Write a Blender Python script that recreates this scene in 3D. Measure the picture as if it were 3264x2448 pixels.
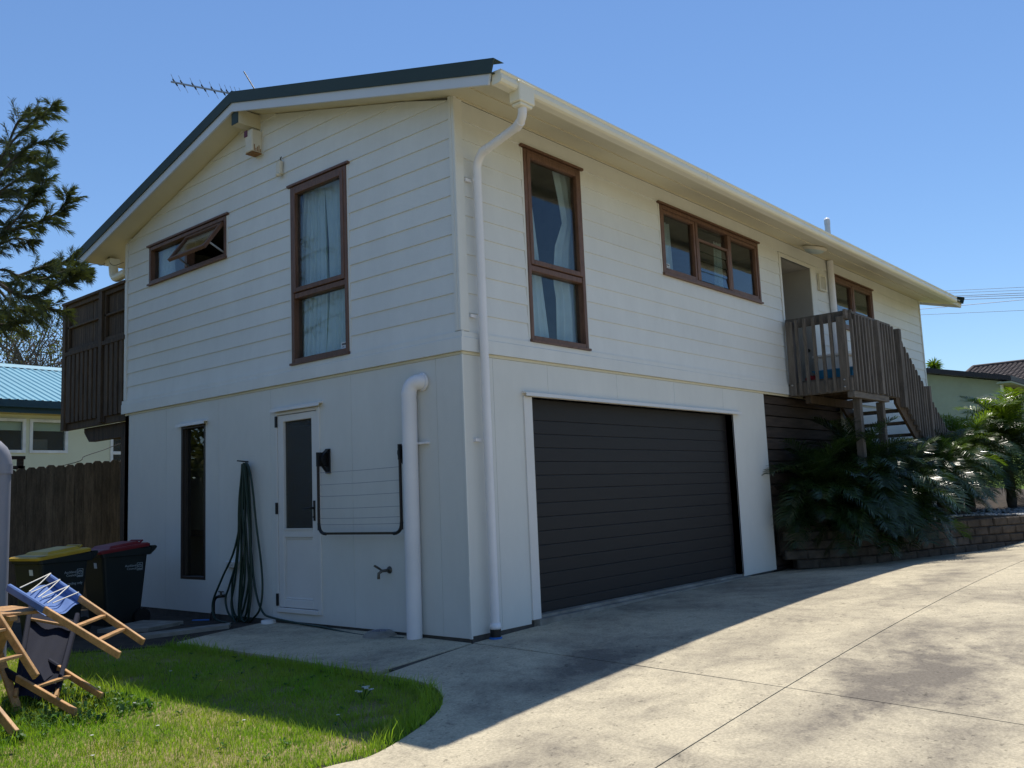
import bpy, bmesh, math, random
import numpy as np
from mathutils import Vector, Matrix, noise as mnoise
from mathutils.geometry import delaunay_2d_cdt

random.seed(7); np.random.seed(7)
S = bpy.context.scene
COL = S.collection
for o in list(bpy.data.objects): bpy.data.objects.remove(o)

# ------------------------------------------------------------------ camera
cam_d = bpy.data.cameras.new('camera'); cam = bpy.data.objects.new('camera', cam_d); COL.objects.link(cam)
yaw, pit, rol = math.radians(40.578), math.radians(7.0916), math.radians(-2.3785)
fw = Vector((math.cos(pit)*math.cos(yaw), math.cos(pit)*math.sin(yaw), math.sin(pit)))
rt = Vector((math.sin(yaw), -math.cos(yaw), 0)); up = rt.cross(fw)
r2 = rt*math.cos(rol) + up*math.sin(rol); u2 = -rt*math.sin(rol) + up*math.cos(rol)
cam.matrix_world = Matrix(((r2.x,u2.x,-fw.x,-5.645),(r2.y,u2.y,-fw.y,-5.401),(r2.z,u2.z,-fw.z,1.192),(0,0,0,1)))
cam_d.sensor_width = 36; cam_d.lens = 36*2857.16/3264; cam_d.clip_start = .05; cam_d.clip_end = 2000
S.camera = cam

# ------------------------------------------------------------------ sky, sun, exposure
ELEV, AZ = math.radians(68.3), math.radians(26.6)
w = bpy.data.worlds.new('World'); S.world = w; w.use_nodes = True
nt = w.node_tree; nt.nodes.clear()
sky = nt.nodes.new('ShaderNodeTexSky'); sky.sky_type = 'NISHITA'; sky.sun_disc = False
sky.sun_elevation = ELEV; sky.sun_rotation = math.pi/2 - AZ
sky.air_density = 1.1; sky.dust_density = .0; sky.ozone_density = 8.5; sky.altitude = 0
bg = nt.nodes.new('ShaderNodeBackground'); bg.inputs['Strength'].default_value = .125
wo = nt.nodes.new('ShaderNodeOutputWorld')
nt.links.new(sky.outputs[0], bg.inputs[0]); nt.links.new(bg.outputs[0], wo.inputs[0])
sd = bpy.data.lights.new('sun', 'SUN'); sd.energy = 5.0; sd.angle = math.radians(.53); sd.color = (1.0,.94,.84)
sun = bpy.data.objects.new('sun', sd); COL.objects.link(sun)
sv = Vector((math.cos(ELEV)*math.cos(AZ), math.cos(ELEV)*math.sin(AZ), math.sin(ELEV)))
sun.rotation_euler = sv.to_track_quat('Z','Y').to_euler(); sun.location = (20,10,40)
S.view_settings.view_transform = 'Standard'; S.view_settings.look = 'None'
S.view_settings.exposure = 0.15; S.view_settings.gamma = 1; S.view_settings.use_curve_mapping = False
S.cycles.max_bounces = 8; S.cycles.transparent_max_bounces = 12
S.cycles.sample_clamp_indirect = 6

# ------------------------------------------------------------------ materials
def mat(name, col, rough=.6, var=.12, scale=4.0, stretch=(1,1,1), bump=0.0, bscale=40.0, spec=.4, metal=0.0,
        objvar=0.0, col2=None, fine=0.0, fscale=80.0, transl=0.0, space='pos', dirt=None):
    m = bpy.data.materials.new(name); m.use_nodes = True
    n = m.node_tree.nodes; l = m.node_tree.links
    b = n['Principled BSDF']; out = n['Material Output']
    b.inputs['Roughness'].default_value = rough; b.inputs['Metallic'].default_value = metal
    b.inputs['Specular IOR Level'].default_value = spec
    if space == 'pos':
        g = n.new('ShaderNodeNewGeometry'); src = g.outputs['Position']
    else:
        g = n.new('ShaderNodeTexCoord'); src = g.outputs['Object']
    mp = n.new('ShaderNodeMapping'); mp.inputs['Scale'].default_value = stretch; l.new(src, mp.inputs[0])
    nz = n.new('ShaderNodeTexNoise'); nz.inputs['Scale'].default_value = scale; nz.inputs['Detail'].default_value = 5
    nz.inputs['Roughness'].default_value = .6
    l.new(mp.outputs[0], nz.inputs['Vector'])
    cr = n.new('ShaderNodeValToRGB'); l.new(nz.outputs['Fac'], cr.inputs[0])
    c = Vector(col); d = Vector(col2) if col2 else c*(1-2*var)
    cr.color_ramp.elements[0].position = .32; cr.color_ramp.elements[1].position = .68
    cr.color_ramp.elements[0].color = (*d,1); cr.color_ramp.elements[1].color = (*(c*(1 if col2 else 1+var*.5)),1)
    last = cr.outputs[0]
    if fine:
        fz = n.new('ShaderNodeTexNoise'); fz.inputs['Scale'].default_value = fscale; fz.inputs['Detail'].default_value = 3
        l.new(mp.outputs[0], fz.inputs['Vector'])
        mr = n.new('ShaderNodeMapRange'); mr.inputs['From Min'].default_value=.3; mr.inputs['From Max'].default_value=.7
        mr.inputs['To Min'].default_value = 1-fine; mr.inputs['To Max'].default_value = 1+fine*.6
        l.new(fz.outputs['Fac'], mr.inputs[0])
        mx = n.new('ShaderNodeVectorMath'); mx.operation='SCALE'; l.new(last, mx.inputs[0]); l.new(mr.outputs[0], mx.inputs['Scale'])
        last = mx.outputs[0]
    if objvar:
        oi = n.new('ShaderNodeObjectInfo'); mr = n.new('ShaderNodeMapRange')
        mr.inputs['To Min'].default_value = 1-objvar; mr.inputs['To Max'].default_value = 1+objvar
        l.new(oi.outputs['Random'], mr.inputs[0])
        mx = n.new('ShaderNodeVectorMath'); mx.operation='SCALE'; l.new(last, mx.inputs[0]); l.new(mr.outputs[0], mx.inputs['Scale'])
        last = mx.outputs[0]
    l.new(last, b.inputs['Base Color'])
    if bump:
        bz = n.new('ShaderNodeTexNoise'); bz.inputs['Scale'].default_value = bscale; bz.inputs['Detail'].default_value = 4
        l.new(mp.outputs[0], bz.inputs['Vector'])
        bp = n.new('ShaderNodeBump'); bp.inputs['Strength'].default_value = bump; bp.inputs['Distance'].default_value = .01
        l.new(bz.outputs['Fac'], bp.inputs['Height']); l.new(bp.outputs[0], b.inputs['Normal'])
    if transl:
        tr = n.new('ShaderNodeBsdfTranslucent'); l.new(last, tr.inputs[0])
        tm = n.new('ShaderNodeVectorMath'); tm.operation='MULTIPLY'; tm.inputs[1].default_value=(1.3,1.4,.45)
        l.new(last, tm.inputs[0]); l.new(tm.outputs[0], tr.inputs[0])
        ms = n.new('ShaderNodeMixShader'); ms.inputs[0].default_value = transl
        l.new(b.outputs[0], ms.inputs[1]); l.new(tr.outputs[0], ms.inputs[2]); l.new(ms.outputs[0], out.inputs[0])
    return m

def glass_mat(name, tint=(.82,.88,.9), ior=1.52, rough=0.0, wav=0.0, boost=1.0):
    m = bpy.data.materials.new(name); m.use_nodes = True
    n = m.node_tree.nodes; l = m.node_tree.links; n.clear()
    out = n.new('ShaderNodeOutputMaterial'); t = n.new('ShaderNodeBsdfTransparent'); t.inputs[0].default_value = (*tint,1)
    g = n.new('ShaderNodeBsdfGlossy'); g.inputs['Roughness'].default_value = rough
    # Schlick reflectance that is the same from both faces of the pane
    gg = n.new('ShaderNodeNewGeometry'); dt = n.new('ShaderNodeVectorMath'); dt.operation='DOT_PRODUCT'
    l.new(gg.outputs['Incoming'], dt.inputs[0]); l.new(gg.outputs['Normal'], dt.inputs[1])
    def mt(op,a,b_=None,cl=False):
        q=n.new('ShaderNodeMath'); q.operation=op; q.use_clamp=cl
        for i_,v_ in enumerate((a,b_)):
            if v_ is None: continue
            if isinstance(v_,(int,float)): q.inputs[i_].default_value=v_
            else: l.new(v_,q.inputs[i_])
        return q
    f0=((ior-1)/(ior+1))**2
    ab=mt('ABSOLUTE',dt.outputs['Value']); om=mt('SUBTRACT',1.0,ab.outputs[0],True); pw=mt('POWER',om.outputs[0],5.0)
    sc_=mt('MULTIPLY_ADD',pw.outputs[0],1-f0); sc_.inputs[2].default_value=f0
    k=mt('MULTIPLY',sc_.outputs[0],boost,True)
    mx = n.new('ShaderNodeMixShader')
    l.new(k.outputs[0], mx.inputs[0]); l.new(t.outputs[0], mx.inputs[1]); l.new(g.outputs[0], mx.inputs[2]); l.new(mx.outputs[0], out.inputs[0])
    if wav:
        z = n.new('ShaderNodeTexNoise'); z.inputs['Scale'].default_value = 45; z.inputs['Detail'].default_value=2
        ge = n.new('ShaderNodeNewGeometry'); l.new(ge.outputs['Position'], z.inputs['Vector'])
        bp = n.new('ShaderNodeBump'); bp.inputs['Strength'].default_value = wav; bp.inputs['Distance'].default_value=.02
        l.new(z.outputs['Fac'], bp.inputs['Height']); l.new(bp.outputs[0], g.inputs['Normal'])
    return m

def concrete_mat(name, light, dark, stains):
    m = bpy.data.materials.new(name); m.use_nodes = True
    n = m.node_tree.nodes; l = m.node_tree.links; b = n['Principled BSDF']
    b.inputs['Roughness'].default_value = .85; b.inputs['Specular IOR Level'].default_value = .25
    ge = n.new('ShaderNodeNewGeometry'); P = ge.outputs['Position']
    def nz(scale, detail=5, rough=.6, dist=0):
        z = n.new('ShaderNodeTexNoise'); z.inputs['Scale'].default_value = scale; z.inputs['Detail'].default_value = detail
        z.inputs['Roughness'].default_value = rough; z.inputs['Distortion'].default_value = dist
        l.new(P, z.inputs['Vector']); return z.outputs['Fac']
    def mapr(v, a, c, d=0.0, e=1.0):
        r = n.new('ShaderNodeMapRange'); r.inputs['From Min'].default_value=a; r.inputs['From Max'].default_value=c
        r.inputs['To Min'].default_value=d; r.inputs['To Max'].default_value=e; l.new(v, r.inputs[0]); return r.outputs[0]
    def mth(op, a, c):
        q = n.new('ShaderNodeMath'); q.operation = op
        for i, v in enumerate((a, c)):
            if isinstance(v, (int, float)): q.inputs[i].default_value = v
            else: l.new(v, q.inputs[i])
        return q.outputs[0]
    big = mapr(nz(.7, 6, .66, .8), .46, .68); mid = mapr(nz(2.2, 7, .7, .9), .45, .66); pat = mapr(nz(11, 5, .72), .5, .7)
    fac = mth('MULTIPLY', mth('ADD', mth('MULTIPLY', big, .72), mth('MULTIPLY', mid, .40)), .8)
    fac = mth('ADD', fac, mth('MULTIPLY', pat, .22))
    for (cx, cy, ax, ay, am) in stains:                    # oil and tyre stains of their own shape
        v = n.new('ShaderNodeVectorMath'); v.operation='SUBTRACT'; l.new(P, v.inputs[0]); v.inputs[1].default_value=(cx,cy,0)
        v2 = n.new('ShaderNodeVectorMath'); v2.operation='MULTIPLY'; l.new(v.outputs[0], v2.inputs[0]); v2.inputs[1].default_value=(1/ax,1/ay,0)
        ln = n.new('ShaderNodeVectorMath'); ln.operation='LENGTH'; l.new(v2.outputs[0], ln.inputs[0])
        d = mth('ADD', ln.outputs['Value'], mth('MULTIPLY', mth('SUBTRACT', nz(2.2,5,.65), .5), 1.9))
        fac = mth('ADD', fac, mapr(d, 1.1, .1, 0, am))
    q = n.new('ShaderNodeMath'); q.operation='ADD'; q.use_clamp=True; l.new(fac, q.inputs[0]); q.inputs[1].default_value=0
    mix = n.new('ShaderNodeMix'); mix.data_type='RGBA'; l.new(q.outputs[0], mix.inputs['Factor'])
    mix.inputs[6].default_value=(*light,1); mix.inputs[7].default_value=(*dark,1)
    sp = mapr(nz(60,4,.7), .30, .70, .72, 1.2); sp2 = mapr(nz(24,3,.6), .62, .70, 1.0, .55)
    s1 = n.new('ShaderNodeVectorMath'); s1.operation='SCALE'; l.new(mix.outputs[2], s1.inputs[0]); l.new(mth('MULTIPLY', sp, sp2), s1.inputs['Scale'])
    l.new(s1.outputs[0], b.inputs['Base Color'])
    bp = n.new('ShaderNodeBump'); bp.inputs['Strength'].default_value=.35; bp.inputs['Distance'].default_value=.006
    l.new(nz(90,4,.6), bp.inputs['Height']); l.new(bp.outputs[0], b.inputs['Normal'])
    return m

M = dict(
 board = mat('painted_weatherboard', (.70,.71,.69), .5, .03, 1.4, stretch=(1.6,1.6,.8), fine=.015, fscale=9, bump=.10, bscale=60, objvar=.02),
 clad = mat('painted_cladding', (.68,.68,.64), .55, .03, 1.1, stretch=(1.5,1.5,.7), fine=.015, fscale=8, bump=.12, bscale=110),
 barge = mat('painted_barge', (.60,.64,.69), .45, .03, 2),
 trim = mat('painted_trim', (.70,.70,.66), .45, .03, 2),
 soffit = mat('cream_soffit', (.68,.63,.47), .6, .05, .8),
 gutter = mat('cream_gutter', (.80,.76,.62), .35, .03, 2),
 pipe = mat('white_pipe', (.80,.785,.80), .4, .03, 3),
 greypipe = mat('grey_pvc', (.25,.26,.31), .45, .05, 3),
 green = mat('green_steel', (.026,.047,.042), .6, .06, 2),
 roof = mat('green_roofing', (.05,.09,.08), .5, .1, 1),
 joinery = mat('stained_timber_joinery', (.165,.085,.055), .5, .18, 6, stretch=(6,6,1), fine=.2, fscale=30),
 alu = mat('dark_bronze_frame', (.04,.03,.025), .4, .05, 4),
 doorw = mat('white_door_frame', (.72,.70,.67), .4, .03, 2),
 black = mat('black_metal', (.012,.012,.013), .45, .1, 8),
 blackp = mat('black_plastic', (.014,.016,.020), .5, .1, 6),
 garage = mat('black_garage_panel', (.0125,.0105,.0105), .6, .12, 3, stretch=(1,1,14), bump=.15, bscale=25),
 dark = mat('dark_interior', (.06,.055,.05), .9),
 room = mat('room_lining', (.20,.19,.17), .9),
 recess = mat('shade_grey_porch_lining', (.36,.345,.32), .7, .03),  # white lining, its deep shade put into the grey colour
 curtain = mat('pale_curtain', (.84,.88,.88), .9, .05, 5, transl=.15),
 card = mat('cardboard', (.40,.30,.19), .85, .08, 5),
 conc = concrete_mat('driveway_concrete', (.515,.452,.325), (.17,.148,.12), [(.45,-3.5,1.0,.55,.85),(-.6,-3.25,.75,.35,.6),(-.3,-1.42,1.3,.42,.75),(.9,-2.06,1.2,.35,.45),(1.5,-3.0,.9,.4,.55),(-.6,-3.95,1.0,.3,.5),(4.5,-2.5,1.8,.35,.4),(1.6,-3.9,.8,.35,.6),(-1.7,-2.2,.6,.3,.35),(7,-2.2,1.8,.4,.3)]),
 oldconc = mat('old_concrete', (.30,.28,.24), .9, .2, 5, bump=.3, bscale=60),
 found = mat('foundation_concrete', (.11,.10,.09), .9, .2, 6),
 joint = mat('joint_filler', (.085,.075,.06), .95, .3, 9),
 soil = mat('dark_soil', (.055,.042,.030), .95, .3, 6, bump=.6, bscale=25),
 ground = mat('lawn_soil', (.13,.13,.035), .95, .3, 2.2, col2=(.30,.235,.11), fine=.35, fscale=60, bump=.5, bscale=40),
 hill = mat('far_lawn', (.13,.21,.035), .95, .2, 1.5, fine=.3, fscale=20),
 grass = mat('grass_blade', (.20,.37,.035), .5, .25, 1.4, col2=(.32,.38,.07), fine=.25, fscale=14, transl=.5),
 weed = mat('weed_leaf', (.07,.16,.03), .45, .2, 8, transl=.35),
 petal = mat('white_petal', (.75,.75,.72), .6),
 yellow = mat('yellow_petal', (.75,.6,.05), .6),
 timber = mat('weathered_grey_timber', (.155,.135,.115), .85, .22, 3, stretch=(9,9,1.2), fine=.25, fscale=30, objvar=.18),
 timberh = mat('weathered_grey_rail', (.155,.135,.115), .85, .22, 3, stretch=(1.2,9,9), fine=.25, fscale=30, objvar=.12),
 brownt = mat('brown_deck_timber', (.10,.068,.042), .8, .25, 3, stretch=(8,8,1.2), fine=.25, fscale=30, objvar=.2),
 darkt = mat('dark_board_timber', (.060,.042,.032), .85, .25, 3, stretch=(1,8,8), fine=.2, objvar=.2),
 paling = mat('fence_paling_timber', (.135,.108,.078), .9, .25, 3, stretch=(8,8,1), fine=.3, fscale=25, objvar=.16),
 teak = mat('orange_teak', (.52,.29,.12), .55, .18, 5, stretch=(3,3,3), fine=.15, fscale=40, objvar=.08),
 cloth = mat('blue_canvas', (.10,.18,.42), .85, .1, 9, bump=.2, bscale=160),
 navy = mat('shaded_navy_canvas', (.005,.008,.026), .85, .1, 9, bump=.2, bscale=160),  # sling canvas with its shade put into the colour
 cord = mat('white_cord', (.70,.68,.62), .8),
 bin = mat('dark_green_bin', (.012,.018,.019), .45, .08, 4, bump=.08, bscale=150),
 lidy = mat('yellow_bin_lid', (.55,.35,.03), .45, .08, 5),
 lidr = mat('red_bin_lid', (.20,.011,.018), .5, .08, 5),
 print_ = mat('pale_bin_print', (.42,.48,.52), .6),
 sticker = mat('white_sticker', (.75,.77,.78), .5),
 ink = mat('sticker_ink', (.03,.03,.04), .5),
 hose = mat('dark_green_hose', (.010,.035,.026), .4, .1, 8),
 brass = mat('old_brass', (.13,.12,.10), .45, .2, 20, metal=.6),
 bluep = mat('blue_plastic', (.02,.13,.40), .45),
 tub = mat('bright_blue_tub', (.03,.22,.46), .4),
 redp = mat('red_cloth', (.35,.02,.03), .8),
 alarmw = mat('yellowed_plastic', (.68,.64,.53), .5, .05, 8),
 rust = mat('rust_stain', (.34,.17,.06), .8, .3, 30),
 redlens = mat('dark_red_lens', (.12,.010,.025), .3),
 frost = mat('frosted_lamp_glass', (.50,.58,.56), .35),
 alum = mat('dull_aluminium', (.42,.42,.42), .4, .1, 10, metal=.7),
 block = mat('brown_concrete_block', (.085,.068,.052), .95, .25, 7, bump=.7, bscale=45, objvar=.22),
 pebble = mat('grey_pebble', (.36,.37,.37), .7, .4, 9, fine=.2),
 palm = mat('palm_leaf', (.028,.060,.014), .30, .25, 2.5, spec=.6, transl=.22),
 leaf_lit = mat('sunlit_leaf', (.13,.20,.02), .33, .25, 2.5, spec=.6, transl=.5),  # palm leaf with sunlight put into its colour, for the sunny fronds
 trunk = mat('fibrous_trunk', (.07,.055,.04), .95, .3, 12, bump=.8, bscale=30),
 bark = mat('grey_bark', (.10,.08,.06), .95, .3, 12, bump=.5, bscale=30),
 needle = mat('needle_foliage', (.11,.13,.052), .55, .35, 1.8, transl=.35),
 bush = mat('olive_foliage', (.13,.14,.04), .7, .3, .8, transl=.3),
 bloom = mat('russet_twig_tips', (.24,.16,.10), .8, .3, 1),
 aqua = mat('pale_blue_roofing', (.17,.37,.46), .45, .05, 1),
 teal = mat('dark_teal_fascia', (.012,.045,.065), .4),
 creamw = mat('pale_cream_wall', (.62,.66,.52), .8, .04, 1),
 mintw = mat('pale_green_block_wall', (.33,.375,.305), .85, .06, 2),
 whitef = mat('white_window_frame', (.72,.76,.78), .5),
 tile = mat('brown_roof_tile', (.085,.065,.06), .8, .2, 6, objvar=.15),
 dkfascia = mat('dark_fascia', (.018,.016,.022), .5),
 wire = mat('black_wire', (.01,.01,.012), .5),
)
M['glass'] = glass_mat('window_glass', boost=1.15)
M['rglass'] = glass_mat('rippled_door_glass', (.55,.55,.52), rough=.08, wav=.9, boost=1.6)
M['louvre'] = glass_mat('louvre_glass', (.55,.66,.66), rough=.04, boost=1.8)

# ------------------------------------------------------------------ building helpers
WL = {}
def V(*a): return Vector(a)
class MB:
    def __init__(s): s.v=[]; s.f=[]; s.sm=[]; s.mi=[]; s.m=0
    def add(s, vs, fs, smooth=False):
        o=len(s.v); s.v.extend([tuple(x) for x in vs]); s.f.extend([tuple(i+o for i in f) for f in fs]); s.sm.extend([smooth]*len(fs)); s.mi.extend([s.m]*len(fs)); return s
    def box(s,x0,x1,y0,y1,z0,z1):
        x0,x1=min(x0,x1),max(x0,x1); y0,y1=min(y0,y1),max(y0,y1); z0,z1=min(z0,z1),max(z0,z1)
        return s.add([(x0,y0,z0),(x1,y0,z0),(x1,y1,z0),(x0,y1,z0),(x0,y0,z1),(x1,y0,z1),(x1,y1,z1),(x0,y1,z1)],
                     [(3,2,1,0),(4,5,6,7),(0,1,5,4),(1,2,6,5),(2,3,7,6),(3,0,4,7)])
    def beam(s,p,q,wd,th,upv=(0,0,1)):
        p,q=Vector(p),Vector(q); d=(q-p).normalized(); u=Vector(upv); sd_=d.cross(u)
        if sd_.length<1e-4: sd_=d.cross(Vector((1,0,0)))
        sd_.normalize(); u=sd_.cross(d).normalized(); a=sd_*wd/2; b=u*th/2
        vs=[p-a-b,p+a-b,p+a+b,p-a+b,q-a-b,q+a-b,q+a+b,q-a+b]
        return s.add(vs,[(0,1,2,3),(7,6,5,4),(1,0,4,5),(2,1,5,6),(3,2,6,7),(0,3,7,4)])
    def prism(s,poly,ext):
        n=len(poly); e=Vector(ext); a=[Vector(p) for p in poly]; b=[p+e for p in a]
        return s.add(a+b,[tuple(range(n))[::-1],tuple(range(n,2*n))]+[(i,(i+1)%n,n+(i+1)%n,n+i) for i in range(n)])
    def tube(s,pts,r,n=10,cap=True):
        pts=[Vector(p) for p in pts]; rs=r if hasattr(r,'__len__') else [r]*len(pts); o=[]
        prev=None
        for i,p in enumerate(pts):
            d=(pts[min(i+1,len(pts)-1)]-pts[max(i-1,0)]).normalized()
            if prev is None:
                a=d.cross(Vector((0,0,1)));
                if a.length<1e-3: a=d.cross(Vector((1,0,0)))
            else: a=prev-d*prev.dot(d)
            a.normalize(); prev=a; b=d.cross(a)
            for k in range(n):
                t=2*math.pi*k/n; o.append(p+a*(math.cos(t)*rs[i])+b*(math.sin(t)*rs[i]))
        f=[]
        for i in range(len(pts)-1):
            for k in range(n):
                f.append((i*n+k,i*n+(k+1)%n,(i+1)*n+(k+1)%n,(i+1)*n+k))
        s.add(o,f,True)
        if cap:
            m=len(pts)-1
            s.add([o[k] for k in range(n)],[tuple(range(n))[::-1]]); s.add([o[m*n+k] for k in range(n)],[tuple(range(n))])
        return s
    def grid(s,fn,nu,nv,smooth=True):
        vs=[fn(i/nu,j/nv) for i in range(nu+1) for j in range(nv+1)]
        fs=[(i*(nv+1)+j,(i+1)*(nv+1)+j,(i+1)*(nv+1)+j+1,i*(nv+1)+j+1) for i in range(nu) for j in range(nv)]
        return s.add(vs,fs,smooth)
    def lathe(s,c,prof,n=16,axis=(0,0,1)):
        ax=Vector(axis).normalized(); a=ax.cross(Vector((1,0,0)))
        if a.length<1e-3: a=ax.cross(Vector((0,1,0)))
        a.normalize(); b=ax.cross(a); c=Vector(c)
        vs=[c+ax*h+(a*math.cos(2*math.pi*k/n)+b*math.sin(2*math.pi*k/n))*r for (r,h) in prof for k in range(n)]
        fs=[(i*n+k,i*n+(k+1)%n,(i+1)*n+(k+1)%n,(i+1)*n+k) for i in range(len(prof)-1) for k in range(n)]
        s.add(vs,fs,True)
        return s
    def build(s,name,material,parent=None,loc=None,bevel=0):
        me=bpy.data.meshes.new(name)
        base = WL[parent] if parent is not None else (Vector(loc) if loc is not None else Vector((0,0,0)))
        me.from_pydata([tuple(Vector(p)-base) for p in s.v],[],s.f); me.update()
        mats = material if isinstance(material,(list,tuple)) else [material]
        for q in mats: me.materials.append(q)
        me.polygons.foreach_set('use_smooth',s.sm); me.polygons.foreach_set('material_index',s.mi)
        bm=bmesh.new(); bm.from_mesh(me); bmesh.ops.recalc_face_normals(bm,faces=bm.faces); bm.to_mesh(me); bm.free()
        o=bpy.data.objects.new(name,me); COL.objects.link(o)
        if parent is not None: o.parent=parent
        else: o.location=base
        WL[o]=base
        if bevel:
            b=o.modifiers.new('bevel','BEVEL'); b.width=bevel; b.segments=1; b.limit_method='ANGLE'
        return o
def tag(o,label=None,cat=None,group=None,kind=None):
    if label: o['label']=label
    if cat: o['category']=cat
    if group: o['group']=group
    if kind: o['kind']=kind
    return o
def thing(name,label,cat,loc,group=None):
    o=bpy.data.objects.new(name,None); COL.objects.link(o); o.location=loc; o.empty_display_size=.2; WL[o]=Vector(loc)
    return tag(o,label,cat,group)
def text_mesh(txt,size,name,material,parent,origin,xdir,ydir,align='LEFT'):
    cu=bpy.data.curves.new(name,'FONT'); cu.body=txt; cu.size=size; cu.align_x=align; cu.extrude=.0006; cu.resolution_u=2
    t=bpy.data.objects.new(name,cu); COL.objects.link(t)
    me=bpy.data.meshes.new_from_object(t.evaluated_get(bpy.context.evaluated_depsgraph_get()))
    bpy.data.objects.remove(t)
    xd,yd=Vector(xdir).normalized(),Vector(ydir).normalized(); zd=xd.cross(yd); base=WL[parent]
    for v in me.vertices: v.co=Vector(origin)+xd*v.co.x+yd*v.co.y+zd*v.co.z-base
    me.materials.clear(); me.materials.append(material)
    o=bpy.data.objects.new(name,me); COL.objects.link(o); o.parent=parent; WL[o]=base
    return o

# ------------------------------------------------------------------ ground
def gz(x,y):
    x=max(-9.,min(13.,x)); y=max(-9.,min(9.,y))
    z=-.025+.033*x+.010*y-.010*x*y-.003*y*y-.004*x*x
    if x>9.2: z+=.065*(min(x,12.6)-9.2)**2*max(0,min(1,(-y-1)/1.0))
    return z
def sstep(a,b,t):
    t=max(0,min(1,(t-a)/(b-a))); return t*t*(3-2*t)
def ground_z(x,y):
    z=gz(x,y)-.035
    if y>-1: z+= (-.30-z)*sstep(0,1.5,x)*sstep(-1,1.5,y)*(1-sstep(13,15,x))
    z+=2.1*sstep(15.5,22.5,x)*sstep(-5,-1.2,y)+ .9*sstep(14,30,x)*(1-sstep(-5,-1.2,y))
    r=math.hypot(x,y)
    z+=(-.4-z)*sstep(60,140,r)
    return z
def axis_pts(lo,hi,step,far):
    a=list(np.arange(lo,hi+1e-6,step)); d=step
    l_=[lo]; h_=[hi]
    while h_[-1]<far: d*=1.45; h_.append(h_[-1]+d); l_.append(l_[-1]-d)
    return l_[:0:-1]+a+h_[1:]
xs=axis_pts(-9,26,.5,700); ys=axis_pts(-9,11,.5,700)
mb=MB(); mb.add([(x,y,ground_z(x,y)) for x in xs for y in ys],
   [(i*len(ys)+j,(i+1)*len(ys)+j,(i+1)*len(ys)+j+1,i*len(ys)+j+1) for i in range(len(xs)-1) for j in range(len(ys)-1)],True)
tag(mb.build('ground',M['ground']),kind='structure')

LAWN_EDGE=[(-3.4,-1.25),(-2.62,-1.36),(-2.34,-1.45),(-1.94,-1.36),(-1.61,-1.22),(-1.36,-1.02),(-1.2,-.76),(-1.15,-.47),(-1.16,-.09),(-1.19,1.09),(-1.23,2.5)]
def smooth_poly(pts,n=6):
    out=[]
    for i in range(len(pts)-1):
        p0=Vector(pts[max(i-1,0)]);p1=Vector(pts[i]);p2=Vector(pts[i+1]);p3=Vector(pts[min(i+2,len(pts)-1)])
        for k in range(n):
            t=k/n
            out.append(.5*((2*p1)+(-p0+p2)*t+(2*p0-5*p1+4*p2-p3)*t*t+(-p0+3*p1-3*p2+p3)*t**3))
    out.append(Vector(pts[-1])); return [tuple(p) for p in out]
EDGE=smooth_poly(LAWN_EDGE)
def slab(name,poly,zoff=0.0,th=.10,step=.35,parent=None,material=None,zf=gz):
    P=[]
    for i in range(len(poly)):
        a=Vector(poly[i]);b=Vector(poly[(i+1)%len(poly)]); k=max(1,int((b-a).length/step))
        P+= [a+(b-a)*(t/k) for t in range(k)]
    n=len(P); xs_=[p.x for p in P]; ys_=[p.y for p in P]; pts=list(P)
    def inside(x,y):
        c=False
        for i in range(n):
            a,b=P[i],P[i-1]
            if (a.y>y)!=(b.y>y) and x<(b.x-a.x)*(y-a.y)/(b.y-a.y)+a.x: c=not c
        return c
    y=min(ys_)+.17
    while y<max(ys_):
        x=min(xs_)+.13
        while x<max(xs_):
            if inside(x,y) and min((Vector((x,y))-p).length for p in P)>step*.4: pts.append(Vector((x,y)))
            x+=step
        y+=step
    vs,es,fs,_,_,_=delaunay_2d_cdt(pts,[(i,(i+1)%n) for i in range(n)],[],1,1e-5)
    m=MB(); m.add([(v.x,v.y,zf(v.x,v.y)+zoff) for v in vs],[tuple(f) for f in fs],False)
    top=[Vector((p.x,p.y,zf(p.x,p.y)+zoff)) for p in P]; bot=[p-Vector((0,0,th)) for p in top]
    m.add(top+bot,[(i,(i+1)%n,n+(i+1)%n,n+i) for i in range(n)])
    return m.build(name,material or M['conc'],parent)
drive=bpy.data.objects.new('driveway',None); COL.objects.link(drive); WL[drive]=Vector((0,0,0)); tag(drive,kind='structure')
g_=.0045; jy=-2.83
def jx(y): return -.02-.03*(-y)
le=[p for p in EDGE if p[1]<2.5 or True]
i0=min(range(len(EDGE)),key=lambda i:abs(EDGE[i][1]+.09)+ (5 if EDGE[i][0]<-1.3 else 0))
# path slab beside the gable wall
slab('slab',[(-.03,-.03+g_),(-.03,2.96),(-1.23,2.62)]+[p for p in EDGE[i0:]][::-1],parent=drive)
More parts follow.
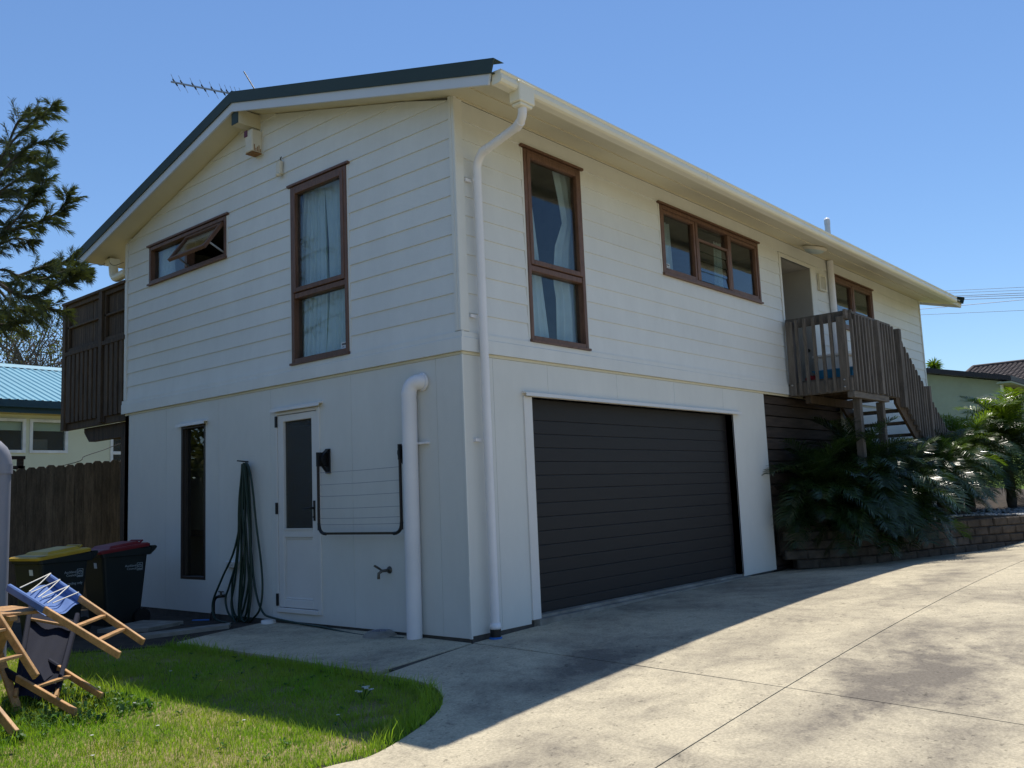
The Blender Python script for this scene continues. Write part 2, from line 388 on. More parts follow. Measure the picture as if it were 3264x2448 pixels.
# corner slab between the path joint, the long joint and the cross joint
slab('slab',[(-.03-.01,-.05-g_)]+EDGE[:i0][::-1]+[(-5.2,-1.3),(-9,-1.4),(-9,jy+g_),(jx(jy)-g_,jy+g_)],parent=drive)
slab('slab',[(jx(0)+g_,-.035),(6.3,-.035),(6.7,-.4),(13,-1.3),(13,jy+g_),(jx(jy)+g_,jy+g_)],parent=drive)
slab('slab',[(-9,jy-g_),(-9,-9),(jx(-9)-g_,-9),(jx(jy)-g_,jy-g_)],parent=drive)
slab('slab',[(jx(jy)+g_,jy-g_),(jx(-9)+g_,-9),(13,-9),(13,jy-g_)],parent=drive)
slab('joint_filler',[(-.2,-.03),(13,-.2),(13,-9),(-9,-9),(-9,-1.8),(-1.9,-1.7),(-1.0,-.6),(-1.0,2.4),(-.1,2.6)],zoff=-.009,th=.02,step=.6,parent=drive,material=M['joint'])
# far part of the drive climbing to the right
tag(slab('path',[(15.2,-1.0),(24,-.6),(24,-3.4),(13.4,-3.6)],zoff=.05,step=.6,zf=ground_z,material=M['conc']),kind='structure')
tag(slab('dirt_patch',[(-.03,2.99),(-1.3,2.66),(-2.2,3.4),(-2.3,8.4),(.2,8.4),(.2,6.3),(-.03,6.2)],zoff=.012,th=.03,zf=ground_z,material=M['soil']),kind='structure')
ei=[p for p in EDGE if p[1]<.6]
def inset(p,d):
    q=Vector(p)-Vector((-2.6,.6)); return tuple(Vector(p)-q.normalized()*d*(1+.35*math.sin(p[0]*17+p[1]*23)))
tag(slab('soil_edge',[inset(p,.0) for p in ei]+[inset(p,.09) for p in ei][::-1],zoff=-.022,th=.02,step=.2,material=M['soil']),kind='structure')
for i,(poly,lab) in enumerate([([(-.45,3.9),(-.95,3.72),(-1.25,4.2),(-.6,4.5)],'broken grey concrete piece lying in front of the red lidded bin'),
                     ([(-.30,3.2),(-.42,3.05),(-1.30,3.25),(-1.25,3.45)],'long flat concrete strip in the dirt beside the path slab')]):
    o=slab('concrete_piece',poly,zoff=.05,th=.09,zf=ground_z,material=M['oldconc']); tag(o,lab,'concrete')

# ------------------------------------------------------------------ the house
LX,LY,H=13.59,6.21,2.45
ZT,E=4.6356,.18006
GXO=.32
SL=.2625
def zs(y): return 4.83+SL*(y if y<=LY/2 else LY-y)     # underside of the sloping soffit
house=thing('house','two storey white weatherboard house with black garage door and dark green roof edge','house',(0,0,0))
def Tl(u,w_,z): return Vector((-w_,u,z))
def Tr(u,w_,z): return Vector((u,-w_,z))
def wbox(m,T,u0,u1,w0,w1,z0,z1):
    a,b=T(u0,w0,z0),T(u1,w1,z1); m.box(a.x,b.x,a.y,b.y,a.z,b.z); return m

# openings (u0,u1,z0,z1)
OL=dict(tall=(1.527,2.477,2.657,4.633),wide=(3.747,5.575,4.097,4.633))
OR=dict(tall=(.955,1.897,2.657,4.633),trip=(3.505,6.14,3.737,4.633),entry=(6.85,8.22,2.62,4.633),two=(8.95,10.785,3.737,4.633))
OLL=dict(slit=(4.22,4.775,.37,2.19),door=(2.035,2.795,.087,2.178))
ORL=dict(garage=(.93,5.05,-.2,2.12))
def board_spans(a,b,z0,z1,ops):
    sp=[(a,b)]
    for (u0,u1,q0,q1) in ops.values():
        if min(z1,q1)-max(z0,q0)>.03:
            ns=[]
            for (s0,s1) in sp:
                if u1<=s0 or u0>=s1: ns.append((s0,s1)); continue
                if u0-.012>s0: ns.append((s0,u0-.012))
                if u1+.012<s1: ns.append((u1+.012,s1))
            sp=ns
    return sp
def add_board(T,u0,u1,z0,z1,u0t=None,u1t=None):
    u0t=u0 if u0t is None else u0t; u1t=u1 if u1t is None else u1t
    zl=z0-.006
    m=MB()
    vs=[T(u0,.0125,zl),T(u1,.0125,zl),T(u1,-.006,zl),T(u0,-.006,zl),T(u0t,.001,z1),T(u1t,.001,z1),T(u1t,-.006,z1),T(u0t,-.006,z1)]
    m.add(vs,[(0,1,2,3),(4,5,6,7),(0,1,5,4),(1,2,6,5),(2,3,7,6),(3,0,4,7)])
    m.build('weatherboard',M['board'],house)
for k in range(-6,11):
    z1=ZT-k*E; z0=ZT-(k+1)*E
    ya=lambda z: max(.06,(z-4.83)/SL+.02)
    if ya(z0)<LY/2-.02:
        yt=min(ya(z1),LY/2-.01)
        for (a,b) in board_spans(ya(z0),LY-ya(z0)+.0,z0,z1,OL):
            lo=yt if abs(a-ya(z0))<1e-6 and k<0 else a; hi=LY-yt if abs(b-(LY-ya(z0)))<1e-6 and k<0 else b
            add_board(Tl,a,b if k<0 else (LY if abs(b-(LY-.06))<1e-6 else b),z0,z1,lo,hi if k<0 else (LY if abs(b-(LY-.06))<1e-6 else b))
    if z0<4.70:
        zt=min(z1,4.825)
        for (a,b) in board_spans(.09,LX,z0,zt,OR): add_board(Tr,a,b,z0,zt)
# walls behind the boards, cut round the openings
def wall_pieces(T,a,b,z0,z1,ops,w0,w1,name,material,us=None):
    U=sorted({a,b,*[u for o in ops for u in o[:2] if a<u<b]}); Z=sorted({z0,z1,*[z for o in ops for z in o[2:] if z0<z<z1]})
    m=MB()
    for i in range(len(U)-1):
        run=None
        for j in range(len(Z)-1):
            uc,zc=(U[i]+U[i+1])/2,(Z[j]+Z[j+1])/2
            if any(o[0]<uc<o[1] and o[2]<zc<o[3] for o in ops):
                if run: wbox(m,T,U[i],U[i+1],w0,w1,run[0],run[1]); run=None
            else: run=(run[0],Z[j+1]) if run else (Z[j],Z[j+1])
        if run: wbox(m,T,U[i],U[i+1],w0,w1,run[0],run[1])
    return m.build(name,material,house)
wall_pieces(Tl,.10,LY-.02,2.46,4.9,list(OL.values()),-.10,-.008,'wall',M['room'])
wall_pieces(Tr,.012,LX,2.46,4.86,list(OR.values()),-.10,-.008,'wall',M['room'])
m=MB(); m.prism([(.008,.3,4.9),(.008,LY-.3,4.9),(.008,LY/2,5.62)],(.09,0,0)); m.build('wall',M['room'],house)
m=MB(); m.box(0,LX,LY-.1,LY,-.2,4.86); m.build('wall',M['clad'],house)
m=MB(); m.prism([(LX,0.0,-.2),(LX,LY-.1,-.2),(LX,LY-.1,4.83),(LX,LY/2,5.6),(LX,0,4.83)],(-.10,0,0)); m.build('wall',M['clad'],house)
m=MB(); m.box(.11,LX-.11,.11,LY-.11,2.40,2.46); m.build('floor',M['dark'],house)
m=MB(); m.box(.13,LX-.13,3.3,3.4,2.47,4.86); m.build('wall',M['room'],house)
m=MB(); m.box(2.9,3.0,.13,3.29,2.47,4.86); m.build('wall',M['room'],house)
m=MB(); m.box(.13,LX-.13,.13,LY-.13,4.80,4.83); m.build('ceiling',M['room'],house)
# lower walls: sheets of flat cladding with narrow joints
def sheets(T,a,b,z0,z1,ops,cuts,lowz=None):
    C=[a]+cuts+[b]
    for i in range(len(C)-1):
        u0,u1=C[i]+(.0015 if i else 0),C[i+1]-(.0015 if i<len(C)-2 else 0)
        U=sorted({u0,u1,*[u for o in ops for u in o[:2] if u0<u<u1]})
        m=MB(); any_=False
        for j in range(len(U)-1):
            uc=(U[j]+U[j+1])/2; zz=[(z0,z1)]
            for o in ops:
                if o[0]<uc<o[1]: zz=[(z0,o[2]),(o[3],z1)]
            for (q0,q1) in zz:
                if q1-q0>.005:
                    wbox(m,T,U[j],U[j+1],-.012,0,q0,q1); any_=True
        if any_: m.build('cladding_sheet',M['clad'],house)
sheets(Tl,0.0,LY,.0,2.447,list(OLL.values()),[.333,1.533,2.90,3.933,5.133])
sheets(Tr,0.003,.80,.02,2.447,list(ORL.values()),[.40])
sheets(Tr,.80,6.0,.055,2.447,list(ORL.values()),[1.2,2.4,3.6,4.8])
m=MB(); m.beam((-.002,-.002,0.0),(-.002,-.002,2.447),.018,.018,(1,0,0)); m.beam((-.006,.004,.0),(-.008,.0,.52),.02,.012,(1,0,0)); m.build('corner_flashing',M['trim'],house)
wall_pieces(Tl,.10,LY-.02,-.15,2.43,list(OLL.values()),-.11,-.016,'wall',M['dark'])
wall_pieces(Tr,.016,6.0,-.15,2.43,[(.93,5.05,-.3,2.12)],-.11,-.016,'wall',M['dark'])
m=MB(); m.box(5.9,6.0,.012,LY-.12,-.2,2.40); m.build('wall',M['clad'],house)
for (T_,a_,b_,q_) in ((Tl,.02,LY,.03),(Tr,.02,.925,.05),(Tr,5.06,6,.052)):
    m=MB(); wbox(m,T_,a_,b_,-.14 if T_ is Tr or True else 0,-.012,-.35,q_); m.build('foundation',M['found'],house)
m=MB(); wbox(m,Tr,.85,5.12,-.40,.06,-.3,.055); wbox(m,Tr,.90,5.08,-.40,-.02,.05,.078); m.build('door_sill',M['oldconc'],house)
m=MB(); m.box(.15,5.85,.45,LY-.15,-.05,.07); m.build('floor',M['dark'],house)
# band between the storeys
prof=[(.0,2.655),(.026,2.650),(.026,2.603),(.034,2.596),(.034,2.476),(.0,2.476)]
m=MB(); m.prism([Tl(-.034,a,z) for a,z in prof],(0,LY+.034+.055,0)); m.build('band_board',M['board'],house)
m=MB(); m.prism([Tr(-.0005,a,z) for a,z in prof],(LX,0,0)); m.build('band_board',M['board'],house)
m=MB(); wbox(m,Tl,0,LY,-.012,.006,2.449,2.474); wbox(m,Tr,.0,LX,-.012,.006,2.449,2.474); m.build('cavity_strip',M['soffit'],house)
m=MB(); m.box(-.024,.09,-.024,.012,2.656,4.84); m.box(-.024,.012,.012,.055,2.656,4.84); m.build('corner_board',M['trim'],house,bevel=.006)
m=MB(); m.box(LX-.03,LX+.02,-.022,.03,2.656,4.8); m.build('corner_board',M['trim'],house)
m=MB(); m.box(-.02,.012,LY-.045,LY+.02,2.656,4.8); m.build('corner_board',M['trim'],house)

# ---- roof
RY=3.13; YE=-.74; RX0,RX1=-.33,13.95
def zr(y): return 4.775+SL*((y+.80) if y<=RY else (2*RY-y+.80))
for sgn in (0,1):
    ye=YE-.03 if sgn==0 else 2*RY-YE+.03
    m=MB(); n=74; vs=[]; prof_=[]
    x=RX0+.02; pit_=(RX1-RX0-.04)/n
    for i in range(n):
        prof_+=[(x,0),(x+pit_*.62,0),(x+pit_*.70,.022),(x+pit_*.92,.022)]; x+=pit_
    for (px,pz) in prof_:
        vs+=[(px,ye,zr(ye)-.10+pz),(px,RY,zr(RY)-.085+pz),(px,ye,zr(ye)-.108),(px,RY,zr(RY)-.095)]
    fs=[]
    for i in range(len(prof_)-1):
        a=i*4; fs+=[(a,a+4,a+5,a+1),(a+2,a+3,a+7,a+6)]
    m.add(vs,fs); rf=m.build('roof',M['roof'],house)
    if sgn==0: roof0=rf
m=MB(); m.prism([(RX0,RY-.16,zr(RY-.16)+.016),(RX0,RY,zr(RY)+.03),(RX0,RY+.16,zr(RY-.16)+.016),(RX0,RY,zr(RY)+.018)],(RX1-RX0,0,0)); m.build('ridge_cap',M['green'],house)
for (xo,xi) in ((-GXO,-GXO+.022),(13.92,13.898)):
    d=-1 if xo<0 else 1
    for s in (0,1):
        f=lambda y: y if s==0 else 2*RY-y
        m=MB(); m.prism([(xo,f(-.715),4.592),(xo,f(RY),5.597),(xo,f(RY),5.735),(xo,f(-.745),4.715)],(xi-xo,0,0)); m.build('barge_board',M['barge'],house)
        m=MB(); m.prism([(xo+d*.003,f(-.762),4.672),(xo+d*.003,f(RY),5.697),(xo+d*.003,f(RY),zr(RY)+.015),(xo+d*.003,f(-.80),zr(-.80)+.010)],(d*.014,0,0))
        m.prism([(xo+d*.018,f(-.80),zr(-.80)+.011),(xo+d*.018,f(RY),zr(RY)+.016),(xo+d*.018,f(RY),zr(RY)+.020),(xo+d*.018,f(-.80),zr(-.80)+.015)],(-d*.13,0,0))
        m.build('barge_flashing',M['green'],house)
for s in (0,1):
    f=lambda y: y if s==0 else LY-y
    m=MB(); m.prism([(-GXO+.023,f(-.700),zs(-.700)),(-GXO+.023,f(LY/2),zs(LY/2)),(-GXO+.023,f(LY/2),zs(LY/2)+.012),(-GXO+.023,f(-.700),zs(-.700)+.012)],(13.92-.022+GXO-.023,0,0)); m.build('soffit',M['soffit'],house)
for yy in (-.02,-.36,-.69):
    m=MB(); m.prism([(-GXO+.03 if yy<-.1 else .02,yy-.02,zs(yy-.02)-.001),(-GXO+.03 if yy<-.1 else .02,yy+.014,zs(yy+.014)-.001),(-GXO+.03 if yy<-.1 else .02,yy+.014,zs(yy+.014)-.012),(-GXO+.03 if yy<-.1 else .02,yy-.02,zs(yy-.02)-.012)],(13.85+(.29 if yy<-.1 else 0),0,0)); m.build('soffit_batten',M['soffit'],house)
m=MB(); m.box(-.005,13.9,-.725,-.703,4.60,4.74); m.build('fascia',M['soffit'],house)
m=MB(); m.box(-.288,-.0,3.048,3.178,5.452,5.618); rb=m.build('ridge_beam',M['soffit'],house)
m=MB(); m.box(-.296,-.289,3.050,3.176,5.454,5.604); m.build('beam_end',M['green'],rb)
# gutter: a curved channel with a back, front bead and end caps
gp=[(-.728,4.705),(-.728,4.592),(-.80,4.590),(-.822,4.600),(-.834,4.625),(-.832,4.655),(-.822,4.675),(-.835,4.690),(-.833,4.702),(-.815,4.704),(-.815,4.68),(-.82,4.63),(-.80,4.605),(-.74,4.605),(-.74,4.705)]
m=MB(); m.prism([(-.285,y,z) for y,z in gp],(13.50,0,0)); gut=m.build('gutter',M['gutter'],house)
m=MB(); m.prism([(-.287,y,z) for y,z in gp[:9]],(.004,0,0)); m.prism([(13.213,y,z) for y,z in gp[:9]],(.004,0,0)); m.build('gutter_end',M['gutter'],gut)
for gx in (3.2,6.4,9.6,12.4):
    m=MB(); m.prism([(gx,y-.003,z) for y,z in gp[2:9]]+[(gx,-.80,4.705)],(.10,0,0)); m.build('gutter_joint',M['gutter'],gut)
m=MB(); m.box(-.07,.135,-.845,-.725,4.50,4.665); m.box(-.05,.115,-.835,-.735,4.47,4.50); m.box(-.08,.145,-.850,-.725,4.655,4.675); m.build('rainwater_head',M['gutter'],gut,bevel=.008)
def arc(a,b,c,n=6): # quadratic bend
    a,b,c=Vector(a),Vector(b),Vector(c); return [a*(1-t)**2+b*2*t*(1-t)+c*t*t for t in [i/n for i in range(n+1)]]
pp=[V(.03,-.785,4.48)]+arc((.03,-.785,4.46),(.035,-.785,4.37),(.09,-.66,4.36))+arc((.165,-.22,4.30),(.19,-.085,4.27),(.195,-.085,4.14))+[V(.215,-.08,.08)]
m=MB(); m.tube(pp,.039,16); dp=m.build('downpipe',M['pipe'],house)
for q in (6,8):
    p=pp[q]; d=(pp[q+1]-pp[q-1]).normalized(); m=MB(); m.tube([p-d*.045,p+d*.045],.0425,16); m.build('pipe_collar',M['pipe'],dp)
for z in (4.06,2.80,1.69):
    x=.195+(4.14-z)/4.06*.02; m=MB(); m.tube([V(x,-.081,z-.014),V(x,-.081,z+.014)],.0415,16); m.box(x-.10,x-.03,-.035,-.018 if z>2.5 else -.0,z-.014,z+.014); m.build('pipe_clip',M['pipe'],dp)
m=MB(); m.lathe((.215,-.08,.06),[(.039,.05),(.045,.05),(.050,.015),(.046,0),(.04,0)],16); m.build('pipe_collar',M['pipe'],dp)
m=MB(); m.tube([V(.215,-.08,-.01),V(.215,-.08,.06)],.047,16); m.build('pipe_socket',M['black'],dp)
m=MB(); m.lathe((.215,-.08,-.055),[(.06,0),(.062,.03),(.052,.05),(.04,.05)],16); m.build('pipe_base',M['bluep'],dp)
# waste stack on the gable wall
pp=[V(.01,.455,2.262),V(-.03,.47,2.262)]+arc((-.05,.50,2.262),(-.085,.612,2.262),(-.085,.612,2.15))+[V(-.085,.615,-.03)]
pp=[V(.01,.50,2.255),V(-.02,.505,2.255)]+arc((-.03,.51,2.255),(-.085,.605,2.262),(-.085,.605,2.13))+[V(-.085,.615,-.035)]
m=MB(); m.tube(pp,.070,18); st=m.build('waste_pipe',M['pipe'],house)
m=MB(); m.tube([V(-.001,.50,2.255),V(-.02,.505,2.255)],.085,18); m.build('pipe_flange',M['pipe'],st)
m=MB(); m.tube([V(-.085,.61,1.685),V(-.085,.61,1.71)],.0735,18); m.box(-.045,-.0,.44,.56,1.688,1.706); m.build('pipe_clip',M['pipe'],st)
m=MB(); m.tube([V(-.085,.605,2.13),V(-.085,.605,2.17)],.0725,18); m.build('pipe_collar',M['pipe'],st)
# right hand end vent pipe beside the porch
m=MB(); m.tube([V(8.74,-.062,2.66),V(8.74,-.062,4.80)],.052,14); m.build('vent_pipe',M['pipe'],house)

# ---- windows
def curtain(parent,T,wd,left,right,nf=6,amp=.03,rows=14,name='curtain',material=None):
    # left / right: list of (z,u) outlines from the top down
    def at(l,z):
        for i in range(len(l)-1):
            if l[i][0]>=z>=l[i+1][0]:
                t=(l[i][0]-z)/max(1e-6,l[i][0]-l[i+1][0]); return l[i][1]+(l[i+1][1]-l[i][1])*t
        return l[-1][1]
    z1,z0=left[0][0],left[-1][0]; ph=random.random()*6; cols=nf*8
    def fn(i,j):
        z=z1+(z0-z1)*j; a,b=at(left,z),at(right,z); u=a+(b-a)*i
        o=amp*(math.sin(ph+i*nf*2*math.pi)+.4*math.sin(ph*2+i*nf*3.7*math.pi))*(.6+.4*j)
        return T(u+.3*amp*math.sin(i*9+j*2),-wd+o,z)
    m=MB(); m.grid(fn,cols,rows); return m.build(name,material or M['curtain'],parent)
def frame_rect(m,T,u0,u1,z0,z1,fw_,w0,w1,bot=None):
    b=bot or fw_
    wbox(m,T,u0,u0+fw_,w0,w1,z0,z1); wbox(m,T,u1-fw_,u1,w0,w1,z0,z1)
    wbox(m,T,u0+fw_,u1-fw_,w0,w1,z1-fw_,z1); wbox(m,T,u0+fw_,u1-fw_,w0,w1,z0,z0+b)
def pane(parent,T,u0,u1,z0,z1,w_,material=None,name='pane'):
    m=MB(); wbox(m,T,u0,u1,w_-.003,w_+.003,z0,z1); return m.build(name,material or M['glass'],parent)
def window_base(T,op,fw_=.05,cen=None,label=None):
    u0,u1,z0,z1=op
    m=MB(); frame_rect(m,T,u0,u1,z0+.012,z1-.03,fw_,-.09,.022)
    for c in (cen or []):
        if c[0]=='v': wbox(m,T,c[1]-.028,c[1]+.028,-.09,.020,z0+.062,z1-.08)
        else: wbox(m,T,u0+fw_,u1-fw_,-.09,.014,c[1]-.028,c[1]+.028)
    o=m.build('window',M['joinery'],house,bevel=.004)
    if label: o['label']=label
    m=MB(); wbox(m,T,u0-.045,u1+.045,-.03,.036,z1-.022,z1+.002); m.build('head_flashing',M['joinery'],o)
    m=MB(); a=[T(u0-.01,.0,z0-.004),T(u0-.01,.045,z0-.006),T(u0-.01,.045,z0+.016),T(u0-.01,-.02,z0+.03)]
    m.prism(a,T(u1+.01,0,0)-T(u0-.01,0,0)); m.build('sill',M['joinery'],o)
    m=MB(); wbox(m,T,u0-.028,u0-.001,-.005,.012,z0+.02,z1-.03); wbox(m,T,u1+.001,u1+.028,-.005,.012,z0+.02,z1-.03); m.build('scriber',M['trim'],o)
    return o
def sash(parent,T,u0,u1,z0,z1,fw_=.05,w0=-.045,w1=.030,name='sash'):
    m=MB(); frame_rect(m,T,u0,u1,z0,z1,fw_,w0,w1); return m.build(name,M['joinery'],parent,bevel=.004)
def sticker(parent,T,u0,u1,z0,z1,w_,flip):
    m=MB(); wbox(m,T,u0,u1,w_,w_+.001,z0,z1); o=m.build('sticker',M['sticker'],parent)
    m=MB(); n=9; h=z1-z0
    for i in range(n):
        a=u0+(u1-u0)*(.07+.87*i/n); wbox(m,T,a,a+(u1-u0)*.075,w_+.001,w_+.0016,z0+h*.52,z0+h*.84)
    for i in (0,1,2,4,5): 
        a=u0+(u1-u0)*(.12+.13*i); wbox(m,T,a,a+(u1-u0)*.09,w_+.001,w_+.0016,z0+h*.18,z0+h*.32)
    m.build('sticker_print',M['ink'],parent)
# tall gable window
W=window_base(Tl,OL['tall'],cen=[('h',3.395)],label='tall brown window with nearly closed pale curtains on the gable wall')
sash(W,Tl,1.535+.035,2.469-.035,3.43,4.595-.03)
pane(W,Tl,1.61,2.39,3.47,4.52,-.01); pane(W,Tl,1.575,2.43,2.71,3.37,-.045)
curtain(W,Tl,.15,[(4.60,2.45),(4.45,2.47),(3.9,2.53),(2.66,2.62)],[(4.60,2.07),(3.9,2.06),(3.3,2.05),(2.66,2.09)],nf=7,amp=.032)
curtain(W,Tl,.15,[(4.60,2.06),(3.9,1.99),(3.3,1.98),(2.66,2.05)],[(4.60,1.66),(2.66,1.66)],nf=5,amp=.032)
sticker(W,Tl,1.59,1.72,2.735,2.80,-.041,True)
# wide gable window with its open sash
W=window_base(Tl,OL['wide'],fw_=.045,cen=[('v',4.655)],label='wide low brown window with one sash pushed open')
pane(W,Tl,4.683,5.53,4.17,4.55,-.04)
curtain(W,Tl,.15,[(4.62,5.66),(4.1,5.70)],[(4.62,5.24),(4.3,5.27),(4.1,5.17)],nf=4,amp=.03)
th=math.radians(36); sh=.415; zt=4.53
def Ts(u,w_,z): # sash local: z measured down from the hinge
    h=zt-z; return Vector((-.02-h*math.sin(th)-w_*math.cos(th),u,zt-h*math.cos(th)+w_*math.sin(th)))
m=MB()
def sbox(u0,u1,w0,w1,z0,z1):
    vs=[Ts(u,w_,z) for z in (z0,z1) for (u,w_) in ((u0,w0),(u1,w0),(u1,w1),(u0,w1))]
    m.add(vs,[(3,2,1,0),(4,5,6,7),(0,1,5,4),(1,2,6,5),(2,3,7,6),(3,0,4,7)])
for a in ((3.80,3.845),(4.575,4.62)): sbox(*a,-.02,.02,zt-sh,zt)
sbox(3.845,4.575,-.02,.02,zt-.045,zt); sbox(3.845,4.575,-.02,.02,zt-sh,zt-sh+.035)
sa=m.build('sash',M['joinery'],W)
m=MB(); sbox(3.845,4.575,-.003,.003,zt-sh+.035,zt-.045); m.build('pane',M['glass'],W)
for (ya_,yb_) in ((3.83,3.81),(4.59,4.61)):
    m=MB(); m.beam(Ts(ya_,0,zt-sh*.75),V(.0,yb_,4.17),.012,.02); m.build('stay',M['alum'],W)
# tall side window
W=window_base(Tr,OR['tall'],cen=[('h',3.395)],label='tall brown window with curtains drawn apart beside the downpipe')
sash(W,Tr,.998,1.854,3.43,4.565); pane(W,Tr,1.04,1.81,3.47,4.52,-.01); pane(W,Tr,1.0,1.85,2.71,3.37,-.045)
curtain(W,Tr,.15,[(4.60,1.08),(2.66,1.08)],[(4.60,1.16),(4.2,1.25),(3.4,1.36),(2.66,1.46)],nf=4,amp=.02)
curtain(W,Tr,.16,[(4.60,1.64),(4.2,1.74),(4.05,1.77),(3.98,1.745),(3.8,1.63),(3.4,1.56),(3.2,1.60),(2.66,1.58)],[(4.60,2.12),(2.66,2.12)],nf=4,amp=.032)
# triple window with louvres
W=window_base(Tr,OR['trip'],fw_=.045,cen=[('v',4.38),('v',5.25)],label='wide brown three light window with glass louvre blades in the middle')
for (a,b) in ((3.555,4.345),(5.285,6.09)):
    sash(W,Tr,a,b,3.79,4.555,fw_=.04,w0=-.05,w1=.012); pane(W,Tr,a+.03,b-.03,3.82,4.53,-.03)
m=MB(); wbox(m,Tr,4.41,5.22,-.03,.012,4.325,4.355); wbox(m,Tr,4.41,4.432,-.03,.016,3.80,4.325); wbox(m,Tr,5.198,5.22,-.03,.016,3.80,4.325); m.build('louvre_frame',M['joinery'],W)
pane(W,Tr,4.41,5.22,4.355,4.55,-.03)
for i in range(4):
    z=3.815+i*.130; m=MB(); m.prism([Tr(4.432,-.002,z-.006),Tr(4.432,.004,z-.006),Tr(4.432,-.008,z+.134),Tr(4.432,-.014,z+.134)],(.766,0,0)); m.build('louvre_blade',M['louvre'],W)
curtain(W,Tr,.35,[(4.6,3.95),(3.74,3.85)],[(4.6,4.3),(3.74,4.34)],nf=4,amp=.03,name='net_curtain')
curtain(W,Tr,.35,[(4.6,5.5),(3.74,5.42)],[(4.6,5.75),(3.74,5.78)],nf=3,amp=.03,name='net_curtain')
sticker(W,Tr,3.60,3.73,3.85,3.90,-.026,False)
# two light window behind the landing
W=window_base(Tr,OR['two'],fw_=.05,cen=[('v',9.82)],label='brown two light window partly hidden by the landing balustrade')
for (a,b) in ((9.0,9.79),(9.85,10.735)):
    sash(W,Tr,a,b,3.79,4.555,fw_=.04,w0=-.05,w1=.012); pane(W,Tr,a+.03,b-.03,3.82,4.53,-.03)
# slit window, garage level
m=MB(); frame_rect(m,Tl,4.22,4.775,.37,2.19,.035,-.10,.004); slit=m.build('window',M['alu'],house,bevel=.003); slit['label']='narrow dark framed window at ground level'
m=MB(); wbox(m,Tl,4.30,4.335,-.09,-.02,.41,2.15) if False else wbox(m,Tl,4.705,4.738,-.09,-.02,.405,2.155); m.build('mullion',M['alu'],slit)
pane(slit,Tl,4.257,4.705,.405,2.155,-.055)
def hood(parent,T,u0,u1,z,name='head_flashing'):
    m=MB(); m.prism([T(u0,.0,z+.035),T(u0,.055,z+.022),T(u0,.060,z-.012),T(u0,.052,z-.012),T(u0,.048,z+.012),T(u0,.0,z+.018)],T(u1,0,0)-T(u0,0,0)); return m.build(name,M['doorw'],parent)
hood(slit,Tl,4.17,4.82,2.195)
# back door
m=MB(); u0,u1,z0,z1=OLL['door']
wbox(m,Tl,u0,u0+.05,-.10,.014,z0,z1); wbox(m,Tl,u1-.028,u1,-.10,.014,z0,z1); wbox(m,Tl,u0+.05,u1-.028,-.10,.014,z1-.03,z1); wbox(m,Tl,u0+.05,u1-.028,-.10,.022,z0,z0+.045)
door=m.build('door',M['doorw'],house,bevel=.003); door['label']='narrow white back door with a rippled glass panel'
m=MB(); a,b,c,d=2.09,2.762,.138,2.142
wbox(m,Tl,a,a+.085,-.055,.006,c,d); wbox(m,Tl,b-.095,b,-.055,.006,c,d); wbox(m,Tl,a+.085,b-.095,-.055,.006,d-.07,d); wbox(m,Tl,a+.085,b-.095,-.055,.006,.855,.935); wbox(m,Tl,a+.085,b-.095,-.055,.006,c,c+.085)
leaf=m.build('door_leaf',M['doorw'],door,bevel=.004)
m=MB(); wbox(m,Tl,a+.086,b-.096,-.04,-.012,c+.085,.855); m.build('door_panel',M['doorw'],door)
m=MB(); frame_rect(m,Tl,a+.087,b-.097,c+.087,.853,.016,-.011,-.002); m.build('panel_bead',M['doorw'],door,bevel=.004)
pane(door,Tl,a+.085,b-.095,.936,d-.07,-.028,M['rglass'])
m=MB(); wbox(m,Tl,a+.086,b-.096,-.010,.014,.934,.948); m.build('glazing_bead',M['doorw'],door)
for (q0,q1) in ((2.02,2.14),(1.10,1.22),(.150,.275)):
    m=MB(); wbox(m,Tl,2.765,2.792,.008,.026,q0,q1); m.build('hinge',M['black'],door)
m=MB(); wbox(m,Tl,2.122,2.150,.006,.014,1.02,1.225); m.tube([Tl(2.136,.012,1.15),Tl(2.136,.055,1.15)],.010,8); m.tube([Tl(2.136,.055,1.15),Tl(2.25,.055,1.148)],.009,8); m.tube([Tl(2.136,.012,1.06),Tl(2.136,.022,1.06)],.012,10); m.build('handle',M['black'],door)
hood(door,Tl,1.985,2.835,2.195)
# things seen behind the panes downstairs
m=MB(); m.box(.35,.80,4.87,5.35,.93,1.70); m.prism([(.35,5.10,1.70),(.35,4.87,1.70),(.45,4.80,1.92),(.45,5.02,1.80)],(.004,.0,.0)); m.prism([(.35,4.87,1.70),(.80,4.87,1.70),(.78,4.83,1.86),(.37,4.83,1.86)],(0,.004,0))
tag(m.build('carton',M['card'],None,(.57,5.1,.93),bevel=.006),'tall brown cardboard carton seen through the narrow window','carton')
m=MB(); m.box(.30,.9,4.75,5.5,.86,.925); m.box(.32,.38,4.77,4.83,.07,.86); m.box(.82,.88,4.77,4.83,.07,.86); m.box(.32,.38,5.42,5.48,.07,.86); m.box(.82,.88,5.42,5.48,.07,.86)
tag(m.build('storage_bench',M['darkt'],None,(.6,5.1,.07)),'dark bench under the carton inside the narrow window','bench')

